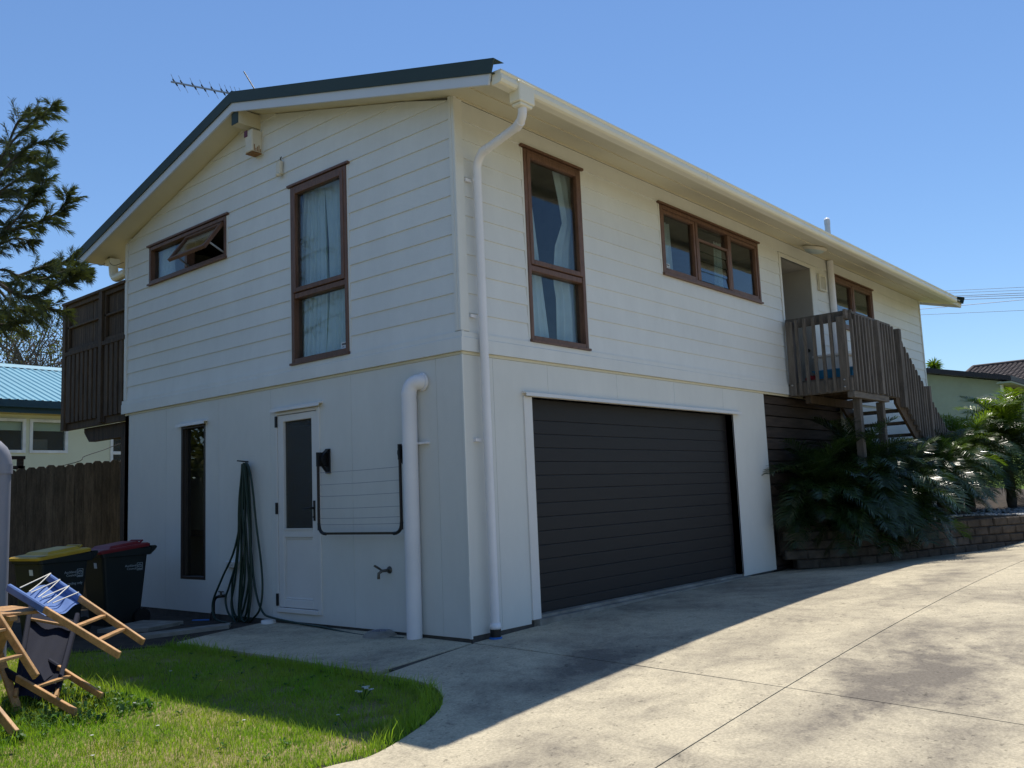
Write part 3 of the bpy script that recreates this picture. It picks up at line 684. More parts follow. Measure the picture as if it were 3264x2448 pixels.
# ---- garage door
m=MB(); wbox(m,Tr,.81,.93,-.115,.014,.052,2.12); wbox(m,Tr,5.05,5.075,-.115,.004,.075,2.12); wbox(m,Tr,.93,5.05,-.115,.003,2.12,2.128)
gd=m.build('garage_door',M['doorw'],house,bevel=.003); gd['label']='wide black panelled garage door in a white surround'
pz=[2.118,2.040]+[1.911-.1337*i for i in range(14)]
pz=[2.118]+[1.911-.1337*i for i in range(14)]+[.080]
for i in range(len(pz)-1):
    za,zb_=pz[i],pz[i+1]
    if za-zb_<.03: continue
    m=MB(); pr=[Tr(.932,-.150,za),Tr(.932,-.110,za-.0012),Tr(.932,-.1085,za-.006),Tr(.932,-.108,zb_+.006),Tr(.932,-.1105,zb_+.0015),Tr(.932,-.150,zb_+.001)]
    m.prism(pr,(4.116,0,0)); m.build('door_panel',M['garage'],gd)
m=MB(); wbox(m,Tr,.932,5.048,-.16,-.151,.08,2.118); m.build('door_backing',M['black'],gd)
hood(gd,Tr,.80,5.20,2.132)
# ---- porch recess
px0,px1=6.90,8.01
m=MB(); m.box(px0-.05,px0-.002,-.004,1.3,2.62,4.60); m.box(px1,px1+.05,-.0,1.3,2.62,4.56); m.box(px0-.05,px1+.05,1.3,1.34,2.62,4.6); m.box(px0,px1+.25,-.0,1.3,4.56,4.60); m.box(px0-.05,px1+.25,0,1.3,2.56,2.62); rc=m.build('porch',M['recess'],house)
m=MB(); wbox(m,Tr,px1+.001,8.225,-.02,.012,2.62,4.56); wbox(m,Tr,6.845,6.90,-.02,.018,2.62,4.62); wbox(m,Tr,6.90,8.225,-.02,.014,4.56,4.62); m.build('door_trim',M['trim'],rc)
m=MB(); m.box(7.0,7.82,1.262,1.298,2.63,4.50); m.build('entry_door',M['doorw'],rc)
m=MB(); m.tube([V(px1-.002,.12,3.26),V(px1-.03,.12,3.26)],.03,10); m.build('door_knob',M['black'],rc)
# vent grille
m=MB(); frame_rect(m,Tr,8.26,8.53,4.25,4.515,.028,.01,.055); vg=m.build('wall_vent',M['alarmw'],house,bevel=.004)
m=MB(); wbox(m,Tr,8.288,8.502,.012,.016,4.278,4.487); m.build('vent_back',M['dark'],vg)
for i in range(11):
    m=MB(); u=8.291+i*.0190; wbox(m,Tr,u,u+.009,.02,.045,4.278,4.487); m.build('slat',M['alarmw'],vg)
# flue above the roof
m=MB(); m.tube([V(14.0-1.55,1.3,5.0),V(12.45,1.3,6.50)],.055,14); fl=m.build('flue',M['pipe'],house)
m=MB(); m.tube([V(12.45,1.3,6.50),V(12.45,1.3,6.60)],.06,14); m.lathe((12.45,1.3,6.60),[(.06,0),(.045,.04),(.0,.045)],14); m.build('flue_cap',M['pipe'],fl)
# under the house on the right: dark horizontal boards then pale wall
zb_list=[2.446,2.322,2.155,2.001,1.843,1.68,1.52,1.36,1.20,1.04,.88,.72,.56,.40,.24,.08,-.1]
for i in range(len(zb_list)-1):
    m=MB(); dw=random.uniform(-.006,.006); m.box(6.004,8.9,.045+dw,.085+dw,zb_list[i+1]+.007,zb_list[i]-.007); m.build('base_board',M['darkt'],house,bevel=.004)
m=MB(); m.box(6.004,8.9,.12,.16,-.2,2.44); m.build('wall',M['black'],house)
m=MB(); m.box(8.91,LX,.0,.10,.2,2.447); m.build('wall',M['clad'],house)

# ------------------------------------------------------------------ fixtures on the house
t=thing('alarm_box','yellowed alarm siren box with dark red lens and rust under the gable peak','alarm box',(0,3.06,5.28))
m=MB(); m.box(-.155,-.02,2.99,3.13,5.15,5.41); b=m.build('casing',M['alarmw'],t,bevel=.010)
m=MB(); m.box(-.163,-.1555,3.075,3.138,5.335,5.41); m.build('lens',M['redlens'],t,bevel=.003)
m=MB(); m.box(-.15,-.025,2.995,3.125,5.138,5.149)
for i in range(5): m.box(-.05-.020*i,-.040-.020*i,2.987,2.9895,5.155,5.19+.02*((i*5)%3))
m.build('rust_streaks',M['rust'],t)
m=MB(); m.box(-.02,-.005,2.985,3.135,5.14,5.43); m.build('back_plate',M['trim'],t)
t=thing('sensor','small cream sensor with its bracket on the gable boards','sensor',(0,2.64,4.88))
m=MB(); m.box(-.06,-.016,2.60,2.68,4.80,4.95); m.build('casing',M['alarmw'],t,bevel=.008)
m=MB(); m.lathe((-.055,2.64,4.795),[(.025,.012),(.034,0),(.026,-.02),(0,-.026)],12); m.build('lens',M['alarmw'],t)
m=MB(); m.tube([V(-.02,2.63,4.95),V(-.04,2.62,4.985),V(-.035,2.60,4.99)],.006,6); m.build('lead',M['black'],t)
t=thing('soffit_lamp','round frosted lamp fixed to the soffit outside the porch','lamp',(7.45,-.33,zs(-.33)))
ax=Vector((0,SL,-1)).normalized(); c=Vector((7.45,-.33,zs(-.33)-.006))
m=MB(); m.lathe(c,[(0,.0),(.17,0),(.185,.012),(.18,.04),(.15,.055)],22,ax); m.build('rim',M['alarmw'],t)
m=MB(); m.lathe(c,[(.15,.045),(.13,.075),(.08,.095),(0,.10)],22,ax); m.build('diffuser',M['frost'],t)
# TV antenna
t=thing('tv_antenna','long aluminium yagi antenna pointing left over the roof ridge','antenna',(1.3,5.66,5.2))
b=V(1.3,5.66,7.18); a=b-V(.912,-.411,0)*.85+V(0,0,.05)
BD=(b-a).normalized()
m=MB(); m.beam(a-BD*.02,b+BD*.14,.020,.020); m.build('boom',M['alum'],t)
e1=(V(0,0,.95)-BD*.32).normalized(); hz=V(.41,.91,0)
for tt in (.03,.15,.33,.485,.64,.8,.89,.98,1.05,1.13):
    p=a+(b-a)*tt
    m=MB(); m.tube([p+e1*.045,p+e1*.125+BD*-.006],.0032,5); m.tube([p-e1*.045+BD*.03,p-e1*.125+BD*.045],.0032,5); m.tube([p,p-hz*.05-BD*.02],.003,5); m.build('element',M['greypipe'],t)
    m=MB(); m.tube([p+e1*.05-BD*.004,p+e1*.03-BD*.002,p+e1*.008+BD*.012,p-e1*.025+BD*.022,p-e1*.045+BD*.03],.0105,6); m.build('insulator',M['black'],t)
m=MB(); m.tube([b+BD*.05,V(b.x+.05,b.y,5.1)],.016,8); m.build('mast',M['alum'],t)
m=MB(); m.tube([V(1.0,4.94,7.17),V(1.0,4.65,6.78),V(1.0,4.0,5.9),V(1.0,3.6,5.6)],.009,6); m.build('stay_rod',M['black'],t)
# clothes airer
t=thing('clothes_airer','grey fold down clothes airer hanging against the wall between door and waste pipe','clothes airer',(-.1,1.3,1.7))
y0,y1=1.925,.715
for y in (y0,y1):
    m=MB(); m.beam((-.115,y,1.66),(-.115,y,.93),.022,.018,(0,1,0)); m.build('arm',M['alu'],t)
    s=1 if y==y0 else -1
    m=MB(); m.grid(lambda i,j: V(-.02-.10*math.sin(math.pi*min(1,j*1.0))*(1-.35*j),y-s*.05+s*.055*i,1.50+.23*(1-j)),2,8); m.box(-.02,-.001,y-.055 if s>0 else y-.01,y+.01 if s>0 else y+.055,1.49,1.735)
    m.box(-.13,-.02,y-.012,y+.012,1.56,1.70); m.build('bracket',M['black'],t)
    m=MB(); m.tube(arc((-.115,y,1.0),(-.115,y,.895),(-.115,y-s*.11,.895)),.016,8); m.build('corner_elbow',M['black'],t)
m=MB(); m.beam((-.115,y0-.09,.898),(-.115,y1+.09,.898),.020,.022); m.build('front_bar',M['alu'],t)
for k,z in enumerate((1.495,1.375,1.26,1.14,1.045,.985)):
    m=MB(); m.tube([V(-.113,y0,z),V(-.113,(y0+y1)/2,z-.004),V(-.113,y1,z)],.0022,5); m.build('line',M['greypipe'],t)
# hose on its peg
t=thing('garden_hose','dark green hose hung in long loops from a peg left of the door','hose',(0,3.3,1.68))
m=MB(); m.tube([V(.0,3.33,1.685),V(-.10,3.40,1.70)],.008,6); m.build('peg',M['black'],t)
mh=MB()
for wd_,yz in ((.05,[(3.36,1.66),(3.41,1.3),(3.44,.95),(3.52,.6),(3.66,.33),(3.71,.18),(3.63,.03),(3.50,-.02),(3.43,.1),(3.41,.4),(3.38,.9),(3.34,1.4),(3.32,1.67)]),
   (.06,[(3.29,1.67),(3.21,1.62),(3.15,1.4),(3.11,1.0),(3.03,.6),(2.98,.32),(3.01,.12),(3.13,.02),(3.27,-.02),(3.25,.3),(3.27,.8),(3.30,1.3),(3.31,1.67)]),
   (.075,[(3.33,1.66),(3.38,1.2),(3.40,.8),(3.50,.4),(3.58,.15),(3.50,-.03),(3.40,-.03),(3.36,.3),(3.31,.8),(3.30,1.4),(3.30,1.67)]),
   (.085,[(3.29,1.66),(3.30,1.2),(3.27,.8),(3.30,.4),(3.38,.1),(3.32,-.02),(3.2,.0),(3.16,.25),(3.17,.6),(3.21,1.0),(3.24,1.4),(3.27,1.67)]),
   (.068,[(3.35,1.66),(3.37,1.1),(3.36,.7),(3.42,.3),(3.45,.05),(3.36,-.03),(3.26,.05),(3.2,.35),(3.22,.8),(3.26,1.3),(3.28,1.67)]),
   (.045,[(3.37,1.65),(3.40,1.15),(3.47,.7),(3.60,.38),(3.61,.12),(3.5,.0),(3.38,.04),(3.28,.3),(3.24,.7),(3.25,1.2),(3.27,1.66)])):
    mh.tube(smooth_poly([(-wd_-.015*math.sin(i_*1.3),y_,z_) for i_,(y_,z_) in enumerate(yz)],5),.0115,8,False)
mh.tube(smooth_poly([(-.07,3.30,1.3),(-.09,3.46,.75),(-.10,3.70,.42),(-.12,3.86,.15),(-.13,3.80,-.02),(-.18,3.5,-.045),(-.2,3.35,-.045)],5),.0115,8)
mh.tube(smooth_poly([(-.06,3.22,.9),(-.06,3.13,.35),(-.07,2.98,.09),(-.09,2.75,.035),(-.07,2.3,.0),(-.10,1.9,-.005),(-.14,1.55,-.022),(-.17,1.2,-.028),(-.15,.95,-.028),(-.12,.72,-.028)],5),.0115,8)
mh.build('hose',M['hose'],t)
t=thing('standpipe_tap','old brass tap on a short black standpipe at the foot of the hose','tap',(-.05,3.9,-.1))
m=MB(); m.tube([V(-.0,3.80,.21),V(-.06,3.84,.205)]+arc((-.06,3.84,.205),(-.08,3.90,.20),(-.08,3.91,.13))+[V(-.08,3.92,-.10)],.017,10); m.build('pipe',M['black'],t)
m=MB(); m.tube([V(-.05,3.81,.21),V(-.05,3.81,.255)],.012,8); m.beam((-.05,3.77,.258),(-.05,3.85,.258),.02,.012); m.build('handle',M['brass'],t)
m=MB(); m.lathe((-.08,3.925,-.12),[(.02,.16),(.03,.12),(.042,.06),(.04,.0)],12); m.build('fitting',M['black'],t)
m=MB(); m.tube([V(-.10,3.95,-.06),V(-.20,4.15,-.065)],.018,8); m.build('connector',M['bluep'],t)
m=MB(); m.tube(smooth_poly([(-.08,3.92,-.06),(-.22,3.6,-.055),(-.5,3.9,-.055),(-.6,4.6,-.06),(-.5,5.2,-.06)],4),.011,7); m.build('black_tube',M['black'],t)
t=thing('wall_tap','grey brass tap sticking out of the white wall below the airer','tap',(0,1.03,.55))
m=MB(); m.tube([V(0,1.02,.555),V(-.07,1.05,.55),V(-.10,1.06,.53),V(-.10,1.065,.48)],.014,8); m.lathe((-.002,1.02,.555),[(.035,0),(.03,.012),(.014,.02)],12,(-1,0,0)); m.build('body',M['brass'],t)
m=MB(); m.tube([V(-.075,1.055,.56),V(-.09,1.09,.585)],.010,8); m.beam((-.08,1.07,.57),(-.10,1.12,.60),.025,.014); m.build('handle',M['brass'],t)
t=thing('power_outlet','white double power outlet box behind the hanging hose','power outlet',(0,3.62,.555))
m=MB(); m.box(-.05,-.001,3.52,3.72,.525,.60); m.build('box',M['doorw'],t,bevel=.008)
for y in (3.60,3.65,3.69):
    m=MB(); m.box(-.062,-.05,y-.012,y+.012,.56,.592); m.build('switch',M['doorw'],t)
t=tag(MB().lathe((-.10,2.82,-.03),[(.0,.045),(.055,.045),(.075,.04),(.078,.0)],20).build('drain_cap',M['doorw'],None,(-.10,2.82,-.03)),'round white drain cap at the corner of the path by the door','drain cap')
t=thing('gully_trap','domed concrete gully surround with a round grate beside the waste pipe','drain',(-.13,1.03,-.03))
m=MB(); m.lathe((-.13,1.03,-.05),[(.16,0),(.155,.035),(.11,.07),(.075,.075),(.07,.06),(.0,.058)],24); m.build('surround',M['oldconc'],t)
m=MB()
for k in range(12):
    a=k*math.pi/6; m.beam((-.13+.02*math.cos(a),1.03+.02*math.sin(a),.026),(-.13+.068*math.cos(a),1.03+.068*math.sin(a),.022),.008,.008)
m.lathe((-.13,1.03,.022),[(.066,0),(.074,.004),(.074,.0)],20); m.build('grate',M['greypipe'],t)

# ------------------------------------------------------------------ entry landing and stair on the right
t=thing('entry_landing','grey weathered timber landing with balustrade and stair outside the porch','landing',(7.6,-.5,.6))
XL,YF=6.81,-.99
m=MB(); m.box(6.875,8.62,YF+.05,-.03,2.44,2.655)
m=MB()
def part(name,box,material,bevel=.003,parent=None): 
    m=MB(); m.box(*box); return m.build(name,material,parent or t,bevel=bevel)
for i in range(7): part('floor_board',(6.86,8.62,YF+.05+i*.135,YF+.05+i*.135+.130,2.632,2.66),M['timberh'])
part('fascia_board',(6.815,6.855,YF+.045,-.02,2.44,2.63),M['timber']); part('fascia_board',(6.83,8.62,YF+.046,YF+.09,2.44,2.63),M['timberh'])
for x in (7.3,7.75,8.2): part('joist',(x,x+.045,YF+.09,-.02,2.45,2.63),M['brownt'])
for y in (-.155,-.905): part('post',(6.77,6.87,y,y+.10 if y>-.5 else y+.105,2.45,3.535 if y>-.5 else 3.50),M['timber'],.004)
for y in (-.215,-.335,-.467,-.588,-.71): part('baluster',(6.772,6.814,y-.021,y+.021,2.45,3.545),M['timber'])
part('top_rail',(6.876,6.916,YF-.0,-.02,3.45,3.59),M['timber']); part('top_rail',(6.78,8.64,YF+.045,YF+.085,3.46,3.592),M['timberh'])
for k in range(7): part('baluster',(6.875+.131*k,6.917+.131*k,YF,YF+.043,2.44,3.545),M['timber'])
part('post',(7.87,7.97,YF-.02,YF+.08,2.45,3.56),M['timber'],.004)
for k in range(5): part('baluster',(8.10+.125*k,8.14+.125*k,YF,YF+.043,2.44,3.55),M['timber'])
part('post',(8.84,8.94,YF-.02,YF+.08,2.30,3.54),M['timber'],.004)
for x in (7.10,8.05): part('post',(x,x+.10,-.92,-.82,.40,2.35),M['timber'],.004)
part('bearer',(6.82,8.25,-.96,-.86,2.352,2.438),M['timberh'],.004)
part('bearer',(6.9,8.6,-.30,-.22,2.33,2.45),M['brownt'],.004)
# stair: treads, stringers, balustrade going down along the wall
sx0,sz0,ss=8.66,2.66,-.655
for k in range(11):
    x=sx0+.28*k; z=sz0-.183*(k+1); part('tread',(x,x+.29,YF+.10,-.10,z-.04,z),M['timberh'])
for y in (YF+.06,-.10):
    m=MB(); m.prism([(sx0,y,sz0-.02),(11.6,y,sz0-.02+ss*2.94),(11.6,y,sz0-.30+ss*2.94),(sx0,y,sz0-.30)],(0,.042,0)); m.build('stringer',M['brownt'],t)
m=MB(); m.prism([(8.9,YF+.045,3.40),(11.5,YF+.045,3.40+ss*2.6),(11.5,YF+.045,3.30+ss*2.6),(8.9,YF+.045,3.30)],(0,.04,0)); m.build('top_rail',M['timberh'],t)
k=0; x=9.03
while x<11.4:
    if abs(x-10.20)<.07 or abs(x-11.3)<.06: x+=.125; continue
    zt_=3.345+ss*(x-9.03)
    m=MB(); m.prism([(x-.021,YF,zt_+.02),(x+.021,YF,zt_-.03),(x+.021,YF,zt_-1.08),(x-.021,YF,zt_-1.05)],(0,.043,0)); m.build('baluster',M['timber'],t); x+=.1255
for x in (10.20,11.3): 
    z=3.345+ss*(x-9.03); part('post',(x-.05,x+.05,YF-.02,YF+.08,z-1.4,z+.14),M['timber'],.004)
for p in ((6.765,-.855,2.60),(6.765,-.855,2.50),(6.765,-.10,2.60)):
    m=MB(); m.lathe(p,[(.0,.012),(.012,.012),(.014,0)],8,(-1,0,0)); m.build('bolt',M['alum'],t)
# items on the landing
tb=thing('plastic_tub','bright blue shallow plastic tub on the landing floor','tub',(7.32,-.62,2.66))
m=MB(); 
def tubring(z,ex,ey,inn=0): return [V(7.30+ (ex-inn)*sx_, -.60+(ey-inn)*sy_, z) for sx_,sy_ in ((-1,-1),(1,-1),(1,1),(-1,1))]
rings=[tubring(2.662,.20,.24),tubring(2.80,.25,.29),tubring(2.80,.235,.275),tubring(2.675,.19,.23)]
m.add([p for r in rings for p in r],[(3,2,1,0)]+[(i*4+k,i*4+(k+1)%4,i*4+4+(k+1)%4,i*4+4+k) for i in range(3) for k in range(4)]+[(12,13,14,15)]); m.build('body',M['tub'],tb)
m=MB(); 
rg=[tubring(2.79,.265,.305),tubring(2.806,.265,.305),tubring(2.806,.236,.276)]
m.add([p for r in rg for p in r],[(i*4+k,i*4+(k+1)%4,i*4+4+(k+1)%4,i*4+4+k) for i in range(2) for k in range(4)]); m.build('rim',M['tub'],tb)
tb=thing('storage_box','white plastic box standing behind the blue tub on the landing','box',(7.75,-.35,2.66))
m=MB(); m.box(7.56,7.98,-.62,-.12,2.662,3.06); m.build('body',M['doorw'],tb,bevel=.02)
m=MB(); m.box(7.545,7.995,-.635,-.105,3.062,3.10); m.build('lid',M['doorw'],tb,bevel=.01)
m=MB()
for k in range(7):
    a=random.random()*6; m.grid(lambda i,j: V(7.12+.05*k*.5+.06*math.cos(2*math.pi*i)*math.sin(math.pi*j)-.06,-.26+.04*math.sin(k*2.)+.06*math.sin(2*math.pi*i)*math.sin(math.pi*j),2.70+.045*math.cos(math.pi*j)+.01*math.sin(a+9*i)),8,5)
tag(m.build('red_cloth',M['redp'],None,(7.2,-.25,2.66)),'crumpled red cloth on the landing floor by the wall post','cloth')

# ------------------------------------------------------------------ back deck with privacy screen on the left
t=thing('back_deck','brown timber deck with slatted privacy screen behind the house','deck',(.05,7.2,.0))
def part(name,box,material=M['brownt'],bevel=.003): 
    m=MB(); m.box(*box); return m.build(name,material,t,bevel=bevel)
part('post',(-.03,.07,8.05,8.15,2.40,4.27)); part('post',(-.035,.065,6.87,6.97,2.42,4.29)); 
part('top_rail',(-.04,.08,6.215,8.17,4.26,4.30)); part('mid_rail',(-.03,.06,6.215,8.05,3.49,3.55))
for (a,b) in ((6.975,8.045),(6.215,6.865)):
    part('screen_frame',(0,.04,a,b,4.20,4.258)); part('screen_frame',(0,.04,a,b,3.90,3.93)); part('screen_frame',(0,.04,a,b,3.555,3.60)); part('screen_frame',(0,.04,b-.05,b,3.60,4.20)); part('screen_frame',(0,.04,a,a+.03,3.60,4.20))
    n=int((b-a)/.0625); pt_=(b-a)/n
    for k in range(n):
        y=a+k*pt_
        part('slat',(.042,.055,y+(.016 if (k in (2,5) and a>6.5) else 0),y+pt_-.0008,3.57,4.25))
for y in (7.92,7.785,7.65,7.515,7.375,7.235,7.095): part('baluster',(-.02,.02,y-.045,y+.045 if y!=7.92 else y+.09,2.50,3.49))
for y in (6.75,6.61,6.47,6.33): part('baluster',(-.02,.02,y-.045,y+.045,2.50,3.49))
part('rim_joist',(.022,.07,6.215,8.14,2.40,2.58)); part('post',(.0,.12,6.83,6.868,2.42,3.48),M['darkt'])
for k in range(12): part('floor_board',(.075+.145*k,.215+.145*k,6.22,8.12,2.585,2.615))
for y in (6.9,7.5): part('bearer',(.15,1.8,y,y+.09,2.25,2.40))
m=MB(); m.prism([(.10,7.66,2.40),(.10,7.66,2.34),(.10,7.50,2.20),(.10,6.24,2.20),(.10,6.24,2.40)],(.09,0,0)); m.build('beam',M['brownt'],t)
part('post',(.10,.22,6.42,6.54,-.4,2.20)); part('post',(1.6,1.72,7.5,7.62,-.4,2.25)); part('brace',(.12,.20,6.26,6.40,1.9,2.20))
# eave gutter outlet and cable at the back corner
t=thing('eave_outlet','cream gutter outlet elbow with a loose cable under the far eave','gutter elbow',(.02,6.6,4.5))
m=MB(); m.tube([V(.02,6.68,4.66),V(.02,6.66,4.58)]+arc((.02,6.65,4.52),(.02,6.64,4.40),(.02,6.52,4.40))+[V(.02,6.26,4.42)],.062,12); m.build('elbow',M['gutter'],t)
m=MB(); m.box(-.05,.09,6.60,6.76,4.60,4.68); m.build('outlet',M['gutter'],t)
m=MB(); m.tube(smooth_poly([(-.04,7.04,4.74),(-.04,6.98,4.66),(-.04,6.86,4.63),(-.04,6.74,4.66),(-.04,6.66,4.71),(-.05,6.60,4.60),(-.05,6.45,4.545),(-.03,6.25,4.55)],5),.004,5); m.build('cable',M['black'],t)

# ------------------------------------------------------------------ paling fence
t=thing('paling_fence','brown dog eared timber paling fence behind the bins','fence',(-2,8.6,-.3))
x=-7.0; k=0
while x<2.2:
    wd=.134+random.uniform(-.004,.004); zt_=1.916+.0945*(x+.07)+random.uniform(-.012,.012); lean=random.uniform(-.004,.004); yo=random.uniform(-.004,.004)
    m=MB(); c=.032; m.prism([(x,8.6+yo,-.4),(x+wd,8.6+yo,-.4),(x+wd+lean,8.6+yo,zt_-c),(x+wd-c+lean,8.6+yo,zt_),(x+c+lean,8.6+yo,zt_),(x+lean,8.6+yo,zt_-c)],(0,.019,0)); m.build('paling',M['paling'],t); x+=wd+random.uniform(.001,.005)
x=8.5;  # unseen side run of palings, added to keep light off the lower gable wall
while x>-1.5:
    wd=.134+random.uniform(-.004,.004); zt_=1.75+random.uniform(-.012,.012)+.0*x; yo=random.uniform(-.004,.004); c=.032
    m=MB(); m.prism([(-7.02+yo,x,-.4),(-7.02+yo,x-wd,-.4),(-7.02+yo,x-wd,zt_-c),(-7.02+yo,x-wd+c,zt_),(-7.02+yo,x-c,zt_),(-7.02+yo,x,zt_-c)],(.019,0,0)); m.build('paling',M['paling'],t); x-=wd+random.uniform(.001,.005)
for z in (.2,1.35):
    m=MB(); m.prism([(-7,8.625,z-.5),(2.2,8.625,z+.06),(2.2,8.625,z+.15),(-7,8.625,z-.41)],(0,.05,0)); m.build('rail',M['paling'],t)
t=thing('railing_frame','small dark timber railing end showing over the fence','railing',(-.3,9.3,1.6))
m=MB(); m.box(-.62,-.10,9.2,9.28,2.05,2.10); m.build('rail',M['darkt'],t); 
for x in (-.2,-.45): 
    m=MB(); m.box(x,x+.08,9.21,9.27,.8,2.05); m.build('post',M['darkt'],t)
m=MB(); m.box(-.62,-.10,9.21,9.26,1.90,1.95); m.build('rail',M['darkt'],t)
m=MB(); m.tube(smooth_poly([(-.2,9.4,1.80),(.56,9.0,1.99),(.70,9.0,2.085),(1.0,9.0,2.19),(1.34,9.0,2.31),(2.0,8.8,2.42)],5),.006,5)
tag(m.build('slack_wire',M['wire'],None,(.7,9.0,2.0)),'thin slack wire rising from the fence top to the deck post','wire')
# big grey pipe on the left edge
t=thing('vent_stack','grey plastic pipe with a bent elbow top at the left edge','pipe',(-2.78,2.6,-.2))
m=MB(); m.tube([V(-2.80,2.6,-.3),V(-2.80,2.6,1.60)],.082,18); m.build('pipe',M['greypipe'],t)
m=MB(); m.tube([V(-2.80,2.6,1.58)]+arc((-2.80,2.6,1.62),(-2.80,2.6,1.78),(-3.0,2.66,1.78))+[V(-3.3,2.75,1.78)],.088,18); m.build('elbow',M['greypipe'],t)
m=MB(); m.tube([V(-2.80,2.6,1.54),V(-2.80,2.6,1.62)],.093,18); m.build('pipe_collar',M['greypipe'],t)

# ------------------------------------------------------------------ wheelie bins
def wheelie(label,cx,cy,zb,hgt,rot,lidmat,recycling):
    t=thing('wheelie_bin',label,'wheelie bin',(cx,cy,zb),'wheelie bins by the fence')
    R=Matrix.Rotation(rot,3,'Z'); O=Vector((cx,cy,zb))
    def P(x,y,z): return O+R@Vector((x,y,z*hgt/.92))
    # local: +x handle side, -x front, y width
    def ring(z,xf,xb,hw,r=.035):
        pts=[]
        for (ax_,ay_,sx_,sy_) in ((xb,hw,1,1),(xf,hw,-1,1),(xf,-hw,-1,-1),(xb,-hw,1,-1)):
            c=Vector((ax_-sx_*r,ay_-sy_*r)); a0={(1,1):0,(-1,1):90,(-1,-1):180,(1,-1):270}[(sx_,sy_)]
            for k in range(4):
                a=math.radians(a0+30*k); pts.append((c.x+r*math.cos(a),c.y+r*math.sin(a),z))
        return [P(*p) for p in pts]
    n=16
    def shell(rings,bottom=True,top=False):
        m=MB(); m.add([p for r in rings for p in r],[(i*n+k,i*n+(k+1)%n,(i+1)*n+(k+1)%n,(i+1)*n+k) for i in range(len(rings)-1) for k in range(n)],False)
        if bottom: m.add(rings[0],[tuple(range(n))[::-1]])
        if top: m.add(rings[-1],[tuple(range(n))])
        return m
    body=shell([ring(.02,-.20,.20,.19),ring(.10,-.205,.205,.20),ring(.78,-.275,.265,.235)]); body.build('body',M['bin'],t)
    rim=shell([ring(.775,-.285,.30,.245),ring(.78,-.295,.31,.255),ring(.855,-.30,.315,.258),ring(.858,-.28,.29,.24)],False); rim.build('rim',M['bin'],t)
    lid=shell([ring(.845,-.315,.285,.262),ring(.872,-.318,.287,.264),ring(.885,-.30,.27,.245)],True,True)
    def wedge(rz): return rz
    lo=lid.build('lid',lidmat,t)
    # lid is higher at the hinge, lower at the front; with a raised ridge panel
    for v in lo.data.vertices:
        q=R.inverted()@(v.co); v.co.z+= (.030*(q.x/.3) if q.z>.84*hgt/.92 else 0)
    m=MB(); 
    for (x0,x1,hw,dz) in ((-.18,.20,.20,.028),):
        a=[P(x0,-hw,.885+.03*x0/.3),P(x1,-hw,.885+.03*x1/.3),P(x1,hw,.885+.03*x1/.3),P(x0,hw,.885+.03*x0/.3)]; b=[P(x0+.03,-hw+.03,.885+.03*x0/.3+dz),P(x1-.03,-hw+.03,.885+.03*x1/.3+dz),P(x1-.03,hw-.03,.885+.03*x1/.3+dz),P(x0+.03,hw-.03,.885+.03*x0/.3+dz)]
        m.add(a+b,[(4,5,6,7),(0,1,5,4),(1,2,6,5),(2,3,7,6),(3,0,4,7)])
    m.tube([P(.23,-.12,.915),P(.26,-.12,.935),P(.26,.12,.935),P(.23,.12,.915)],.010,6); m.build('lid_ridge',lidmat,t)
    m=MB(); m.prism([P(.305,-.235,.785),P(.36,-.235,.83),P(.36,-.235,.875),P(.30,-.235,.875)],R@Vector((0,.04,0))); m.prism([P(.305,.195,.785),P(.36,.195,.83),P(.36,.195,.875),P(.30,.195,.875)],R@Vector((0,.04,0))); m.tube([P(.36,-.23,.855),P(.36,.23,.855)],.018,8); m.build('handle',M['bin'],t)
    for s in (-1,1):
        m=MB(); m.tube([P(.19,s*.215,.095),P(.19,s*.265,.095)],.095,16); m.build('wheel',M['black'],t)
    m=MB(); m.tube([P(.19,-.22,.095),P(.19,.22,.095)],.012,8); m.build('axle',M['black'],t)
    # pale print on the side: council name, emblem, stream
    xd=R@Vector((1,0,0)); yd=(P(0,-.2366,.7)-P(0,-.2056,.15)).normalized()
    def side(x,z): 
        hw=.20+(.235-.20)*(z-.10)/.68; return P(x,-hw-.0015,z)
    text_mesh('Auckland',.036,'print',M['print_'],t,side(.125,.655),xd,yd,'RIGHT')
    text_mesh('Council',.036,'print',M['print_'],t,side(.125,.622),xd,yd,'RIGHT')
    m=MB()
    def strip(x0,z0,x1,z1,wd=.004):
        a,b=side(x0,z0),side(x1,z1); m.beam(a,b,wd,.0015,R@Vector((0,-1,0)))
    x0,x1,q0,q1=.135,.200,.612,.692
    strip(x0,q0,x1,q0);strip(x0,q1,x1,q1);strip(x0,q0,x0,q1);strip(x1,q0,x1,q1)
    pr=None
    for k in range(11):
        a=math.pi*k/10; p=((x0+x1)/2+.024*math.cos(a),.652+.026*math.sin(a))
        if pr: strip(*pr,*p)
        if k in (2,4,6,8): strip((x0+x1)/2+.008*math.cos(a),.655+.008*math.sin(a),(x0+x1)/2+.018*math.cos(a),.655+.02*math.sin(a),.003)
        pr=p
    pr=None
    for k in range(9):
        p=(x0+.008+.049*k/8,.646+.005*math.sin(k*1.6)); 
        if pr: strip(*pr,*p)
        pr=p
    for k in range(5): strip(x0+.010+.010*k,.624,x0+.017+.010*k,.624,.010)
    m.build('emblem',M['print_'],t)
    if recycling: text_mesh('Recycling only',.036,'print',M['print_'],t,side(.20,.535),xd,yd,'RIGHT')
    # pale label on the front face near the top
    m=MB(); xf=-.245
    a=[P(xf-.018,-.10,.66),P(xf-.018,-.04,.66),P(xf-.026,-.04,.72),P(xf-.026,-.10,.72)]; m.prism(a,R@Vector((-.002,0,0))); m.build('label',M['sticker'],t)
    return t
wheelie('dark wheelie bin with a red lid standing against the white wall',-.755,4.86,-.09,.93,math.radians(3),M['lidr'],False)
